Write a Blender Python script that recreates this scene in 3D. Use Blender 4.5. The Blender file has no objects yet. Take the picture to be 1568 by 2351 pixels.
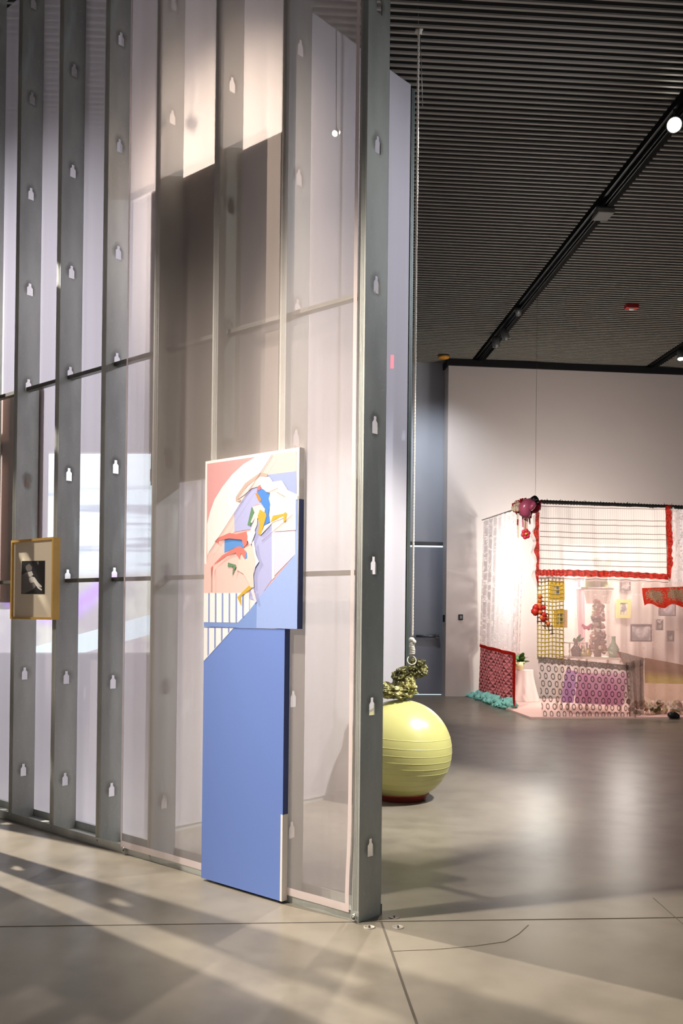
import bpy, bmesh, math, random
from mathutils import Vector as V, Matrix, noise
from mathutils.geometry import tessellate_polygon
random.seed(7)
SC = bpy.context.scene
COL = SC.collection
PI = math.pi

# ------------------------------------------------------------------ camera
W, H, F = 1568.0, 2351.0, 2120.0
CAMZ, ROLL, PITCH = 1.31, 0.011, math.radians(0.4)
HORIZON = 1411.0                                   # image row of eye level at the middle column
PPY = HORIZON - F*math.tan(PITCH)                  # principal row
fwd = V((0, math.cos(PITCH), math.sin(PITCH)))
up0 = V((0, -math.sin(PITCH), math.cos(PITCH)))
rt0 = V((1, 0, 0))
# the camera leans a little to the left: level lines drop to the right in the picture
rt = rt0*math.cos(ROLL) + up0*math.sin(ROLL)
up = up0*math.cos(ROLL) - rt0*math.sin(ROLL)
CAM = V((0, 0, CAMZ))
cd = bpy.data.cameras.new('camera'); cam = bpy.data.objects.new('camera', cd); COL.objects.link(cam)
m = Matrix((rt, up, -fwd)).transposed().to_4x4(); m.translation = CAM
cam.matrix_world = m
cd.sensor_fit = 'VERTICAL'; cd.sensor_height = 36.0; cd.sensor_width = 24.0
cd.lens = F/H*36.0
cd.shift_y = (PPY - H/2)/H
cd.clip_start = 0.05; cd.clip_end = 200
SC.camera = cam

def ray(px, py):
    return fwd + rt*((px - W/2)/F) + up*((PPY - py)/F)
def on_z(px, py, z=0.0):
    d = ray(px, py); k = (z - CAMZ)/d.z
    return CAM + d*k
def on_y(px, py, y):
    d = ray(px, py); return CAM + d*(y/d.y)
def on_plane(px, py, p0, n):
    d = ray(px, py); return CAM + d*((p0 - CAM).dot(n)/d.dot(n))

# ------------------------------------------------------------------ colour, materials
def lin(c): return tuple((x/255/12.92 if x <= 10.3 else ((x/255 + .055)/1.055)**2.4) for x in c)
class E:
    """a node socket with arithmetic"""
    def __init__(s, nt, k): s.nt, s.k = nt, k
    def _b(s, op, o=None, o2=None):
        n = s.nt.nodes.new('ShaderNodeMath'); n.operation = op
        for i, x in enumerate((s, o, o2)):
            if x is None: continue
            if isinstance(x, E): s.nt.links.new(x.k, n.inputs[i])
            else: n.inputs[i].default_value = x
        return E(s.nt, n.outputs[0])
    def __add__(s, o): return s._b('ADD', o)
    def __sub__(s, o): return s._b('SUBTRACT', o)
    def __mul__(s, o): return s._b('MULTIPLY', o)
    def __truediv__(s, o): return s._b('DIVIDE', o)
    def lt(s, o): return s._b('LESS_THAN', o)
    def gt(s, o): return s._b('GREATER_THAN', o)
    def fract(s): return s._b('FRACT')
    def floor(s): return s._b('FLOOR')
    def abs(s): return s._b('ABSOLUTE')
    def sqrt(s): return s._b('SQRT')
    def sin(s): return s._b('SINE')
    def max(s, o): return s._b('MAXIMUM', o)
    def min(s, o): return s._b('MINIMUM', o)
    def mod(s, o): return s._b('MODULO', o)
    def smooth(s, a, b):
        n = s.nt.nodes.new('ShaderNodeMapRange'); n.interpolation_type = 'SMOOTHSTEP'
        s.nt.links.new(s.k, n.inputs['Value']); n.inputs['From Min'].default_value = a; n.inputs['From Max'].default_value = b
        return E(s.nt, n.outputs[0])
class M:
    """a material under construction"""
    def __init__(s, name):
        s.m = bpy.data.materials.new(name); s.m.use_nodes = True
        s.nt = s.m.node_tree; s.nt.nodes.clear()
        s.out = s.nt.nodes.new('ShaderNodeOutputMaterial')
    def node(s, t): return s.nt.nodes.new(t)
    def link(s, a, b): s.nt.links.new(a.k if isinstance(a, E) else a, b)
    def coord(s, which='Object'):
        t = s.node('ShaderNodeTexCoord'); x = s.node('ShaderNodeSeparateXYZ'); s.link(t.outputs[which], x.inputs[0])
        return [E(s.nt, x.outputs[i]) for i in range(3)]
    def noise(s, scale, detail=4, which='Object', stretch=None):
        t = s.node('ShaderNodeTexCoord'); n = s.node('ShaderNodeTexNoise')
        n.inputs['Scale'].default_value = scale; n.inputs['Detail'].default_value = detail
        src = t.outputs[which]
        if stretch:
            mp = s.node('ShaderNodeMapping'); mp.inputs['Scale'].default_value = stretch
            s.link(src, mp.inputs[0]); src = mp.outputs[0]
        s.link(src, n.inputs['Vector'])
        return E(s.nt, n.outputs['Fac'])
    def mix(s, f, a, b):
        n = s.node('ShaderNodeMix'); n.data_type = 'RGBA'
        for v, i in ((f, 0), (a, 6), (b, 7)):
            if isinstance(v, E): s.link(v, n.inputs[i])
            elif isinstance(v, (int, float)): n.inputs[i].default_value = v
            else: n.inputs[i].default_value = (*v[:3], 1)
        return E(s.nt, n.outputs[2])
    def pbr(s, col, rough=.6, metal=0.0, spec=.5, bump=None, bstr=.2, bdist=.01):
        p = s.node('ShaderNodeBsdfPrincipled')
        for v, k in ((col, 'Base Color'), (rough, 'Roughness')):
            if isinstance(v, E): s.link(v, p.inputs[k])
            else: p.inputs[k].default_value = (*v, 1) if not isinstance(v, (int, float)) else v
        p.inputs['Metallic'].default_value = metal; p.inputs['Specular IOR Level'].default_value = spec
        if bump is not None:
            b = s.node('ShaderNodeBump'); b.inputs['Strength'].default_value = bstr; b.inputs['Distance'].default_value = bdist
            s.link(bump, b.inputs['Height']); s.link(b.outputs[0], p.inputs['Normal'])
        return p.outputs[0]
    def cloth(s, col, opacity=1.0, translu=.45):
        """thin cloth: what is not thread lets light straight through"""
        d = s.node('ShaderNodeBsdfDiffuse'); t = s.node('ShaderNodeBsdfTranslucent'); a = s.node('ShaderNodeMixShader')
        for n in (d, t):
            if isinstance(col, E): s.link(col, n.inputs[0])
            else: n.inputs[0].default_value = (*col, 1)
        a.inputs[0].default_value = translu
        s.link(d.outputs[0], a.inputs[1]); s.link(t.outputs[0], a.inputs[2])
        if isinstance(opacity, (int, float)) and opacity >= 1: return a.outputs[0]
        tr = s.node('ShaderNodeBsdfTransparent'); o = s.node('ShaderNodeMixShader')
        if isinstance(opacity, E): s.link(opacity, o.inputs[0])
        else: o.inputs[0].default_value = opacity
        s.link(tr.outputs[0], o.inputs[1]); s.link(a.outputs[0], o.inputs[2])
        return o.outputs[0]
    def done(s, shader): s.link(shader, s.out.inputs[0]); return s.m

def plain(name, rgb, rough=.6, metal=0.0, spec=.5, var=0.0, scale=8.0):
    k = M(name); c = lin(rgb)
    if var:
        f = k.noise(scale, 5)
        c = k.mix(f, tuple(x*(1-var) for x in c), tuple(min(1, x*(1+var)) for x in c))
    return k.done(k.pbr(c, rough, metal, spec))
def glow(name, rgb, power):
    k = M(name); e = k.node('ShaderNodeEmission'); e.inputs[0].default_value = (*lin(rgb), 1); e.inputs[1].default_value = power
    return k.done(e.outputs[0])
def sheer(name, rgb, opacity, translu=.45, streak=0.0):
    k = M(name); op = opacity
    if streak:
        n = k.noise(1.0, 3, stretch=(9, 9, .12)); op = (n - .5)*streak + opacity
    return k.done(k.cloth(lin(rgb), op, translu))

# ------------------------------------------------------------------ mesh building
class MB:
    def __init__(s): s.v, s.f, s.mi, s.uv, s.sm = [], [], [], {}, []
    def add(s, verts, faces, mi=0, smooth=False, uvs=None):
        b = len(s.v); s.v += [V(p) for p in verts]
        if uvs:
            for i, u in enumerate(uvs): s.uv[b+i] = u
        for f in faces: s.f.append([b+i for i in f]); s.mi.append(mi); s.sm.append(smooth)
        return s
    def obox(s, o, ex, ey, ez, mi=0):
        """box from corner o with edge vectors"""
        o, ex, ey, ez = V(o), V(ex), V(ey), V(ez)
        p = [o + ex*i + ey*j + ez*k for k in (0, 1) for j in (0, 1) for i in (0, 1)]
        fs = [(0,2,3,1),(4,5,7,6),(0,1,5,4),(2,6,7,3),(0,4,6,2),(1,3,7,5)]
        if ex.cross(ey).dot(ez) < 0: fs = [f[::-1] for f in fs]
        return s.add(p, fs, mi)
    def cbox(s, c, hx, hy, hz, mi=0):
        c, hx, hy, hz = V(c), V(hx), V(hy), V(hz)
        return s.obox(c - hx - hy - hz, hx*2, hy*2, hz*2, mi)
    def tube(s, pts, r, n=8, mi=0, caps=True):
        pts = [V(p) for p in pts]; rs = r if isinstance(r, (list, tuple)) else [r]*len(pts)
        vs, fs = [], []; ref = None
        for i, p in enumerate(pts):
            t = (pts[min(i+1, len(pts)-1)] - pts[max(i-1, 0)]).normalized()
            if ref is None: ref = t.orthogonal().normalized()
            a = (ref - t*ref.dot(t)).normalized(); b = t.cross(a); ref = a
            vs += [p + (a*math.cos(2*PI*j/n) + b*math.sin(2*PI*j/n))*rs[i] for j in range(n)]
        for i in range(len(pts)-1):
            for j in range(n): fs.append((i*n+j, i*n+(j+1)%n, (i+1)*n+(j+1)%n, (i+1)*n+j))
        if caps: fs += [tuple(range(n))[::-1], tuple(range((len(pts)-1)*n, len(pts)*n))]
        return s.add(vs, fs, mi, True)
    def lathe(s, c, prof, n=48, mi=0, axis=None):
        """prof: (radius, height) pairs turned about an axis through c"""
        c = V(c); z = V(axis or (0, 0, 1)).normalized(); x = z.orthogonal().normalized(); y = z.cross(x)
        vs, fs = [], []
        for r, h in prof: vs += [c + z*h + (x*math.cos(2*PI*j/n) + y*math.sin(2*PI*j/n))*max(r, 1e-4) for j in range(n)]
        for i in range(len(prof)-1):
            for j in range(n): fs.append((i*n+j, i*n+(j+1)%n, (i+1)*n+(j+1)%n, (i+1)*n+j))
        return s.add(vs, fs, mi, True)
    def ball(s, c, rx, ry=None, rz=None, mi=0, n=14, jig=0.0, ax=None):
        ry = ry or rx; rz = rz or rx; c = V(c); vs, fs = [], []
        X, Y, Z = ax or (V((1,0,0)), V((0,1,0)), V((0,0,1)))
        m_ = n//2
        for i in range(m_+1):
            th = PI*i/m_
            for j in range(n):
                ph = 2*PI*j/n; d = V((math.sin(th)*math.cos(ph), math.sin(th)*math.sin(ph), math.cos(th)))
                k = 1 + (jig*noise.noise(d*2.3 + c*9) if jig else 0)
                vs.append(c + (X*d.x*rx + Y*d.y*ry + Z*d.z*rz)*k)
        for i in range(m_):
            for j in range(n): fs.append((i*n+j, (i+1)*n+j, (i+1)*n+(j+1)%n, i*n+(j+1)%n))
        return s.add(vs, fs, mi, True)
    def torus(s, c, R, r, axis, n=28, mi=0):
        z = V(axis).normalized(); x = z.orthogonal().normalized(); y = z.cross(x); c = V(c)
        return s.tube([c + (x*math.cos(2*PI*j/n) + y*math.sin(2*PI*j/n))*R for j in range(n+1)], r, 8, mi, False)
    def grid(s, fn, nu, nv, mi=0, smooth=True):
        """fn(u,v) -> point; u to the right, v upward"""
        vs = [fn(i/nu, j/nv) for j in range(nv+1) for i in range(nu+1)]
        uv = [(i/nu, j/nv) for j in range(nv+1) for i in range(nu+1)]
        fs = [(j*(nu+1)+i, j*(nu+1)+i+1, (j+1)*(nu+1)+i+1, (j+1)*(nu+1)+i) for j in range(nv) for i in range(nu)]
        return s.add(vs, fs, mi, smooth, uv)
    def poly(s, pts, mi=0):
        pts = [V(p) for p in pts]; tris = tessellate_polygon([pts])
        return s.add(pts, [tuple(t) for t in tris], mi)
    def build(s, name, mats, parent=None, origin=None, bevel=0.0, solid=0.0):
        if not isinstance(mats, (list, tuple)): mats = [mats]
        if parent is not None:
            q, o = parent, V((0, 0, 0))
            while q is not None: o += V(q.location); q = q.parent
        elif origin is not None: o = V(origin)
        else:
            lo = [min(p[i] for p in s.v) for i in range(3)]; hi = [max(p[i] for p in s.v) for i in range(3)]
            o = V(((lo[0]+hi[0])/2, (lo[1]+hi[1])/2, lo[2]))
        me = bpy.data.meshes.new(name); me.from_pydata([p - o for p in s.v], [], s.f)
        for mt in mats: me.materials.append(mt)
        for p, mi, sm in zip(me.polygons, s.mi, s.sm): p.material_index = mi; p.use_smooth = sm
        if s.uv:
            ul = me.uv_layers.new(name='UVMap')
            for lp in me.loops: ul.data[lp.index].uv = s.uv.get(lp.vertex_index, (0, 0))
        me.update()
        ob = bpy.data.objects.new(name, me); COL.objects.link(ob)
        if parent is not None: ob.parent = parent
        else: ob.location = o
        if bevel:
            md = ob.modifiers.new('bevel', 'BEVEL'); md.width = bevel; md.segments = 2; md.limit_method = 'ANGLE'
        if solid:
            md = ob.modifiers.new('solid', 'SOLIDIFY'); md.thickness = solid; md.offset = 0
        return ob
def tag(o, label, cat, group=None):
    o['label'] = label; o['category'] = cat
    if group: o['group'] = group
    return o
def thing(name, loc, label, cat, group=None):
    o = bpy.data.objects.new(name, None); o.empty_display_size = .1; COL.objects.link(o); o.location = loc
    return tag(o, label, cat, group)
def struct(o): o['kind'] = 'structure'; return o
def dup(root, loc, label=None):
    r = root.copy(); COL.objects.link(r); r.location = loc
    if label: r['label'] = label
    for ch in list(root.children):
        c = ch.copy(); COL.objects.link(c); c.parent = r
        for g in list(ch.children):
            e = g.copy(); COL.objects.link(e); e.parent = c
    return r

# ------------------------------------------------------------------ materials
UPZ = V((0, 0, 1))
def make_steel(name, bright, stains=True):
    k = M(name); x, y, z = k.coord('Object')
    n1 = k.noise(3.0, 6, stretch=(1, 1, .35)); n2 = k.noise(60, 3); n3 = k.noise(9, 4, stretch=(1, 1, .2))
    c = k.mix(n1.smooth(.3, .75), tuple(v*.58 for v in lin(bright)), lin(bright))
    c = k.mix(n2.smooth(.55, .8)*.3, c, lin((205, 212, 208)))
    c = k.mix(n3.smooth(.60, .74)*.65, c, lin((196, 214, 212)))
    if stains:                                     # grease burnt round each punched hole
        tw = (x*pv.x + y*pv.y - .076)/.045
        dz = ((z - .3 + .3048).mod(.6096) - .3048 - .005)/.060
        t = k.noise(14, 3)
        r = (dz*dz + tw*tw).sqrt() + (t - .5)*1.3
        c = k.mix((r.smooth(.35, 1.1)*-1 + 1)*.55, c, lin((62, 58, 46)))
    return k.done(k.pbr(c, n1*.2 + .42, .22, .5))
av = ray(-1661, 1383); av.z = 0; av.normalize()                       # along the framed wall, away to the left
pv = V((-av.y, av.x, 0)) if av.x > 0 else V((av.y, -av.x, 0))         # through it, away from the camera
STEEL = make_steel('galvanized_steel', (206, 208, 202))
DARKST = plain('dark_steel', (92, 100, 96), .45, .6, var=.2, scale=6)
STEEL_PLAIN = make_steel('galvanized_track', (200, 203, 197), False)
ROD = plain('channel_steel', (112, 112, 106), .45, .7, var=.2, scale=20)
SCREW = plain('screw_zinc', (190, 190, 185), .3, .9)
SCRIM = sheer('scrim_voile', (236, 224, 220), .36, .45, .07)
HEM = sheer('scrim_hem', (240, 226, 223), .93, .3)
BACKSCRIM = sheer('back_voile', (228, 221, 222), .24, .5, .10)
BACKSCRIM_L = sheer('back_voile_dense', (228, 222, 228), .74, .55, .14)
UPSCRIM = sheer('upper_voile', (236, 226, 218), .55, .7, .08)
BSCRIM = sheer('side_voile', (222, 218, 224), .74, .4, .10)

# ------------------------------------------------------------------ setting
k = M('polished_concrete')
n1, n2, n3 = k.noise(.55, 6), k.noise(4, 4), None
c = k.mix(n1.smooth(.3, .7), lin((114, 108, 97)), lin((133, 126, 114)))
c = k.mix(n2.smooth(.35, .75)*.7, c, lin((101, 95, 85)))
CONCRETE = k.done(k.pbr(c, n1*.12 + .27, 0, .34))
JOINT = plain('joint_filler', (70, 64, 56), .9)
CRACK = plain('crack_filler', (104, 97, 84), .9)
BU = (on_z(629, 1411.0+420, 0) - on_z(950, 2351, 0))
bv = (on_z(875, 2115) - on_z(950, 2351)); bv.z = 0
bv = V((-.0731, 1, 0)).normalized()               # length axis of the building
bu = V((bv.y, -bv.x, 0))                            # cross axis
mb = MB(); mb.obox((-16, -5, -.2), (34, 0, 0), (0, 25, 0), (0, 0, .2))
floor = struct(mb.build('floor', CONCRETE, origin=(0, 0, 0)))
def strip(a, b, w, mat, name):
    d = (b - a).normalized(); nn = V((-d.y, d.x, 0))*w/2
    MB().obox(a - nn + V((0,0,0)), b - a, nn*2, (0, 0, .0015)).build(name, mat, floor)
J = on_z(875, 2116)
strip(J - bv*4, J + bv*.001, .009, JOINT, 'floor_joint')
strip(J - bu*9, J + bu*9, .006, JOINT, 'floor_joint')
for a, b in (((900,2184),(1000,2180)), ((1000,2180),(1090,2172)), ((1090,2172),(1160,2162)), ((1160,2162),(1190,2145)), ((1190,2145),(1213,2124)), ((1500,2062),(1568,2122))):
    strip(on_z(*a), on_z(*b), .004, CRACK, 'floor_crack')

CEIL = 5.5
SLAT = plain('ceiling_slat_paint', (150, 147, 137), .5, 0, .4)
DECK = plain('ceiling_deck_black', (20, 20, 21), .9)
o0 = V((0, 0, 0))
def bb(u, v, z=0): return bu*u + bv*v + UPZ*z
def buv(p): return p.dot(bu), p.dot(bv)
mb = MB(); mb.obox(bb(-16, -4, CEIL+.30), bu*34, bv*23, (0, 0, .1))
ceiling = struct(mb.build('ceiling', DECK, origin=(0, 0, CEIL)))
tA, tB = on_z(1568, 247, CEIL-.02), on_z(1104, 824, CEIL-.02)
T1U = (buv(tA)[0] + buv(tB)[0])/2
tC = on_z(1500, 843, CEIL-.02); T2U = buv(tC)[0]
mb = MB(); v = 1.2
while v < 16.4:
    for u0, u1 in ((-12, T1U-.11), (T1U+.11, T2U-.11), (T2U+.11, 14)):
        mb.obox(bb(u0, v, CEIL), bu*(u1-u0), bv*.022, (0, 0, .014))
    v += .08
mb.build('ceiling_slats', SLAT, ceiling)

WHITE = plain('wall_paint_white', (214, 204, 200), .7, 0, .3, var=.03, scale=1.5)
BLUEW = plain('wall_paint_bluegrey', (176, 180, 190), .7, 0, .3, var=.03, scale=1.5)
BLACK = plain('black_reveal', (14, 14, 17), .7)
# white partition on the right, far end of the room
PL = on_z(1030, 1601); PL.z = 0
PL = PL*( (CEIL-CAMZ)/((ray(1030, 824)).z) / (PL.y/ray(1030,1601).y) ) if False else on_z(1030, 826, CEIL-.02)
PL.z = 0
pd = (bu + bv*.035).normalized(); pn = V((-pd.y, pd.x, 0))          # along the wall / away from the camera
mb = MB(); mb.obox(PL, pd*12, pn*.3, (0, 0, CEIL-.11))
wall_right = struct(mb.build('wall_right', WHITE))
mb = MB(); mb.obox(PL - pd*.03 - pn*.035 + UPZ*(CEIL-.115), pd*12, pn*.34, (0, 0, .10))
struct(mb.build('trim_1', BLACK))
BK = PL + pn*.33
mb = MB(); mb.obox(BK - bu*18, bu*18.6, bv*.25, (0, 0, CEIL+.1))
wall_back = struct(mb.build('wall_back', BLUEW))
mb = MB(); mb.obox(bb(-9.2, 2.5), bu*.25, bv*14.5, (0, 0, CEIL+.1))
wall_left = struct(mb.build('wall_left', WHITE))
# door in the back wall
DOORP = plain('door_paint', (150, 156, 170), .5, 0, .4, var=.03, scale=2)
DMET = plain('door_metal', (120, 124, 128), .35, .8)
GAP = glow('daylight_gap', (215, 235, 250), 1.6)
dn = -bv
def onback(px, py, off=0): return on_plane(px, py, BK + dn*off, bv)
d0, d1 = onback(935, 1603), onback(1019, 1603); dz = onback(1000, 1256).z
mb = MB(); mb.obox(V((d0.x, d0.y, .012)) + dn*.03, (d1 - d0).project(bu), dn*.03, (0, 0, dz-.02))
door = struct(mb.build('door_1', DOORP))
mb = MB(); e = (d1 - d0).project(bu); b0 = V((d0.x, d0.y, 0))
mb.obox(b0 - bu*.08, bu*.08, dn*.05, (0, 0, dz+.08)); mb.obox(b0 + e + bu*.012, bu*.06, dn*.05, (0, 0, dz+.08)); mb.obox(b0 + UPZ*(dz+.02), e + bu*.012, dn*.05, (0, 0, .06))
mb.build('door_frame', DMET, door)
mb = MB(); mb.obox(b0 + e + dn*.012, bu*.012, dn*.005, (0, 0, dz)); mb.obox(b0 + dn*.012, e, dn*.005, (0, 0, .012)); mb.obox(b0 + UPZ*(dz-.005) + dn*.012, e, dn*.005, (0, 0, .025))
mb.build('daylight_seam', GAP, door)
a, b = onback(955, 1460, .11), onback(1008, 1461, .11)
mb = MB(); mb.tube([a, b], .022, 10); mb.cbox(b - bu*.03 + dn*-.02, bu*.03, bv*.04, UPZ*.035)
mb.build('push_bar', DMET, door)

# ------------------------------------------------------------------ stud wall A
A0 = on_z(823, 2118); A0.z = 0
av = ray(-1661, 1383); av.z = 0; av.normalize()                       # along the wall, away to the left
pv = V((av.y, -av.x, 0))                                              # through the wall, away from the camera
if pv.y < 0: pv = -pv
def st(s, t, z=0): return A0 + av*s + pv*t + UPZ*z
def onA(px, py, t=0.0): return on_plane(px, py, st(0, t), pv)
def s_of(p): return (p - A0).dot(av)
SP = s_of(onA(142, 400))/5
SW, FL, TH = .152, .041, .0018
STUDTOP = CEIL - .06
def stud_mesh(length, p_along, p_through):
    """C profile: web at 0 spanning through the wall, flanges toward p_along; punched holes every 0.6096"""
    mb = MB()
    def P(a_, t_, z_): return p_along*a_ + p_through*t_ + UPZ*z_
    hole = [(-.019,-.036),(.019,-.036),(.019,.012),(.009,.022),(.009,.040),(-.009,.040),(-.009,.022),(-.019,.012)]
    zc = .3; zs = [0.0]
    while zc + .31 < length: zs.append(zc + .3048); zc += .6096
    zs.append(length); zc = .3
    for i in range(len(zs)-1):
        z0, z1 = zs[i], zs[i+1]; mid = .3 + .6096*i
        outer = [(0, z0), (SW, z0), (SW, z1), (0, z1)]
        has = z1 > mid + .06
        inner = [(SW/2 + x, mid + y) for x, y in hole] if has else None
        loops = [[V((x, y, 0)) for x, y in outer]] + ([[V((x, y, 0)) for x, y in inner[::-1]]] if has else [])
        tris = tessellate_polygon(loops); flat = [q for l in loops for q in l]
        mb.add([P(0, q.x, q.y) for q in flat], [tuple(t) for t in tris])
        mb.add([P(TH, q.x, q.y) for q in flat], [tuple(t)[::-1] for t in tris])
        if has:
            n_ = len(inner)
            vs = [P(0, x, y) for x, y in inner] + [P(TH, x, y) for x, y in inner]
            mb.add(vs, [(j, (j+1) % n_, n_+(j+1) % n_, n_+j) for j in range(n_)])
    for t0 in (0, SW-TH):
        mb.obox(P(0, t0, 0), p_along*FL, p_through*TH, UPZ*length)
    for t0 in (TH, SW-TH-.012):
        mb.obox(P(FL-TH, t0, 0), p_along*TH, p_through*.012, UPZ*length)
    for dx in (.012, .020, .028):                                    # rolled ridges down the front flange
        mb.obox(P(dx, -.0012, 0), p_along*.003, p_through*.0012, UPZ*length)
    return mb
kin = ['steel stud at the open right-hand end of the wall, web and holes bare',
       'steel stud behind the fabric, first one in from the bare end stud',
       'steel stud behind the fabric, rising behind the middle of the two canvases',
       'steel stud behind the fabric, first one to the left of the painting',
       'bare steel stud right beside the left edge of the fabric',
       'bare steel stud between the framed photograph and the one beside the fabric',
       'bare steel stud behind the gold framed photograph',
       'bare steel stud cut by the left edge of the photo']
g = 'steel studs of the open framed wall'
stud0 = stud_mesh(STUDTOP-.003, av, pv)
stud0.v = [q + st(0, 0, .003) for q in stud0.v]
stud0 = stud0.build('steel_stud', STEEL, origin=st(0, 0, .003)); tag(stud0, kin[0], 'stud', g)
for i in range(1, 8):
    o = stud0.copy(); COL.objects.link(o); o.location = st(i*SP, 0, .003); o['label'] = kin[i]
SLEN = 8.2*SP
mb = MB(); mb.obox(st(-.004, -.003, 0), av*SLEN, pv*(SW+.006), UPZ*.0025)
mb.obox(st(-.004, -.004, 0), av*SLEN, pv*.0018, UPZ*.045); mb.obox(st(-.004, SW+.002, 0), av*SLEN, pv*.0018, UPZ*.045)
trk = mb.build('floor_track', STEEL_PLAIN, origin=st(0, 0, 0)); tag(trk, 'steel floor track the studs stand in, lying along the foot of the wall', 'track')
for i in range(8):
    MB().ball(st(i*SP+.018, -.0045, .03), .006, n=8).build('screw', SCREW, trk)
for i, s_ in enumerate((1.15, 1.62, 2.1, 2.5)):
    MB().tube([st(SP*(4.3+i*.5), .06, .004), st(SP*(4.3+i*.5)+.02, .075, .012), st(SP*(4.3+i*.5)+.05, .08, .006)], .003, 6).build('anchor_bolt', SCREW, trk)
mb = MB(); mb.obox(st(-.004, -.004, STUDTOP+.001), av*SLEN, pv*(SW+.008), UPZ*.002); mb.obox(st(-.004, -.005, STUDTOP-.04), av*SLEN, pv*.0018, UPZ*.043)
tag(mb.build('head_track', STEEL_PLAIN), 'steel head track along the top of the stud wall under the slatted ceiling', 'track')
for lv, nm in ((2, 'lower steel channel threaded through the stud holes at eye level'), (4, 'upper steel channel threaded through the stud holes above the framed photograph')):
    z = .3 + .6096*lv - .035; mb = MB()
    mb.obox(st(.02, .058, z), av*(SLEN-.05), pv*.036, UPZ*.0018)
    mb.obox(st(.02, .058, z), av*(SLEN-.05), pv*.0018, UPZ*.022); mb.obox(st(.02, .092, z), av*(SLEN-.05), pv*.0018, UPZ*.022)
    tag(mb.build('stud_channel', ROD), nm, 'channel', 'channels through the stud wall')

# scrims
def ripple(x, z, k_): return .5*math.sin(x*k_) + .3*math.sin(x*k_*2.7 + 1.3 + z*.4) + .2*noise.noise(V((x*3, z*.6, k_)))
SL = s_of(onA(288, 1200, -.006)); SR = s_of(onA(815, 1300, -.006))
ZB = .035
def fs(u, v):
    s_ = SL + (SR-SL)*u; z = ZB + (CEIL-.1-ZB)*v
    sag = -.02*math.sin(PI*u)**2*0
    pull = .012*math.exp(-((z-.10)/.2)**2)*math.exp(-((u-.985)/.05)**2)
    return st(s_ + pull, -.009 + .0025*ripple(s_*2.2, z, 5), z)
mb = MB(); mb.grid(fs, 60, 70)
scr = mb.build('scrim_fabric', SCRIM, origin=st((SL+SR)/2, -.009, ZB)); tag(scr, 'sheer off-white fabric stretched over the front of the studs behind the painting', 'fabric')
def hem(fn, nu, nv, name='hem'):
    mb = MB(); mb.grid(fn, nu, nv); return mb.build(name, HEM, scr)
hem(lambda u, v: fs(u, v*.0065) - pv*.003, 60, 2)
hem(lambda u, v: fs(1 - .012*(1-u), v) - pv*.003, 2, 70)
hem(lambda u, v: fs(.006*u, v) - pv*.003, 2, 70)
for (px, py) in ((284, 1951), (812, 2107)):
    p = onA(px, py, -.016); mb = MB(); mb.torus(p, .011, .0035, pv); gr = mb.build('grommet', SCREW, scr)
    MB().ball(p, .008, n=10).build('screw', ROD, gr)
# back layer
BL = SLEN - .02
BM = s_of(onA(352, 1300, SW+.012))
def fback(s0, s1):
    def fb(u, v):
        s_ = s0*(1-u) + s1*u; z = .05 + (CEIL-.1-.05)*v
        return st(s_, SW + .012 + .004*ripple(s_*2.2, z, 6), z)
    return fb
mb = MB(); mb.grid(fback(BL, BM + .004), 70, 60)
tag(mb.build('scrim_fabric', BACKSCRIM_L, origin=st((BL+BM)/2, SW+.01, .05)), 'lavender white fabric on the far side of the bare studs, showing between them', 'fabric')
mb = MB(); mb.grid(fback(BM - .004, .01), 70, 60)
tag(mb.build('scrim_fabric', BACKSCRIM, origin=st(BM/2, SW+.01, .05)), 'thin pale fabric on the far side of the studs behind the painting', 'fabric')

# the two boards hanging on the far side of the wall
GREYB = plain('grey_board', (118, 110, 102), .8, var=.06, scale=4)
GREYE = plain('grey_board_batten', (92, 85, 78), .8)
tt = SW + .03
def panel_on_back(s0, s1, z0, z1, mat, name, label, cat, batten=None):
    mb = MB(); mb.obox(st(s0, tt, z0), av*(s1-s0), pv*.03, UPZ*(z1-z0))
    o = mb.build(name, mat, origin=st((s0+s1)/2, tt, z0)); tag(o, label, cat)
    return o
zt = onA(363, 436, tt).z; zb = onA(363, 1112, tt).z
gp = panel_on_back(s_of(onA(654, 600, tt)), s_of(onA(352, 600, tt)), zb, zt, GREYB, 'display_board', 'large grey panel hanging behind the fabric above the painting', 'panel')
for zz in (zt-.10, zb + .62*(zt-zb)*0 + (zt-zb)*.47 + zb*0 + zb, zb+.02):
    MB().obox(st(s_of(onA(654, 600, tt))+.01, tt-.012, zz), av*(s_of(onA(352,600,tt)) - s_of(onA(654,600,tt)) - .02), pv*.0125, UPZ*.07).build('batten', GREYE, gp)
BROWN = plain('brown_board', (128, 88, 66), .7, var=.15, scale=5)
zt2 = onA(45, 905, tt).z; zb2 = onA(20, 1383, tt).z
panel_on_back(s_of(onA(103, 1000, tt)), s_of(onA(-70, 1000, tt)), zb2, zt2, BROWN, 'display_board', 'brown panel hanging on the far side of the wall behind the framed photograph', 'panel')
# the upper cloth
zc = onA(363, 436, SW+.05).z
def fu(u, v):
    s0, s1 = s_of(onA(298, 300, SW+.05)), s_of(onA(662, 300, SW+.05))
    s_ = s0 + (s1-s0)*u; z = zc + (CEIL-.12-zc)*v
    return st(s_, SW + .06 + .004*ripple(s_*2, z, 5), z)
mb = MB(); mb.grid(fu, 30, 20)
tag(mb.build('hanging_cloth', UPSCRIM), 'glowing white cloth hung high behind the studs over the grey panel', 'cloth')

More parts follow.
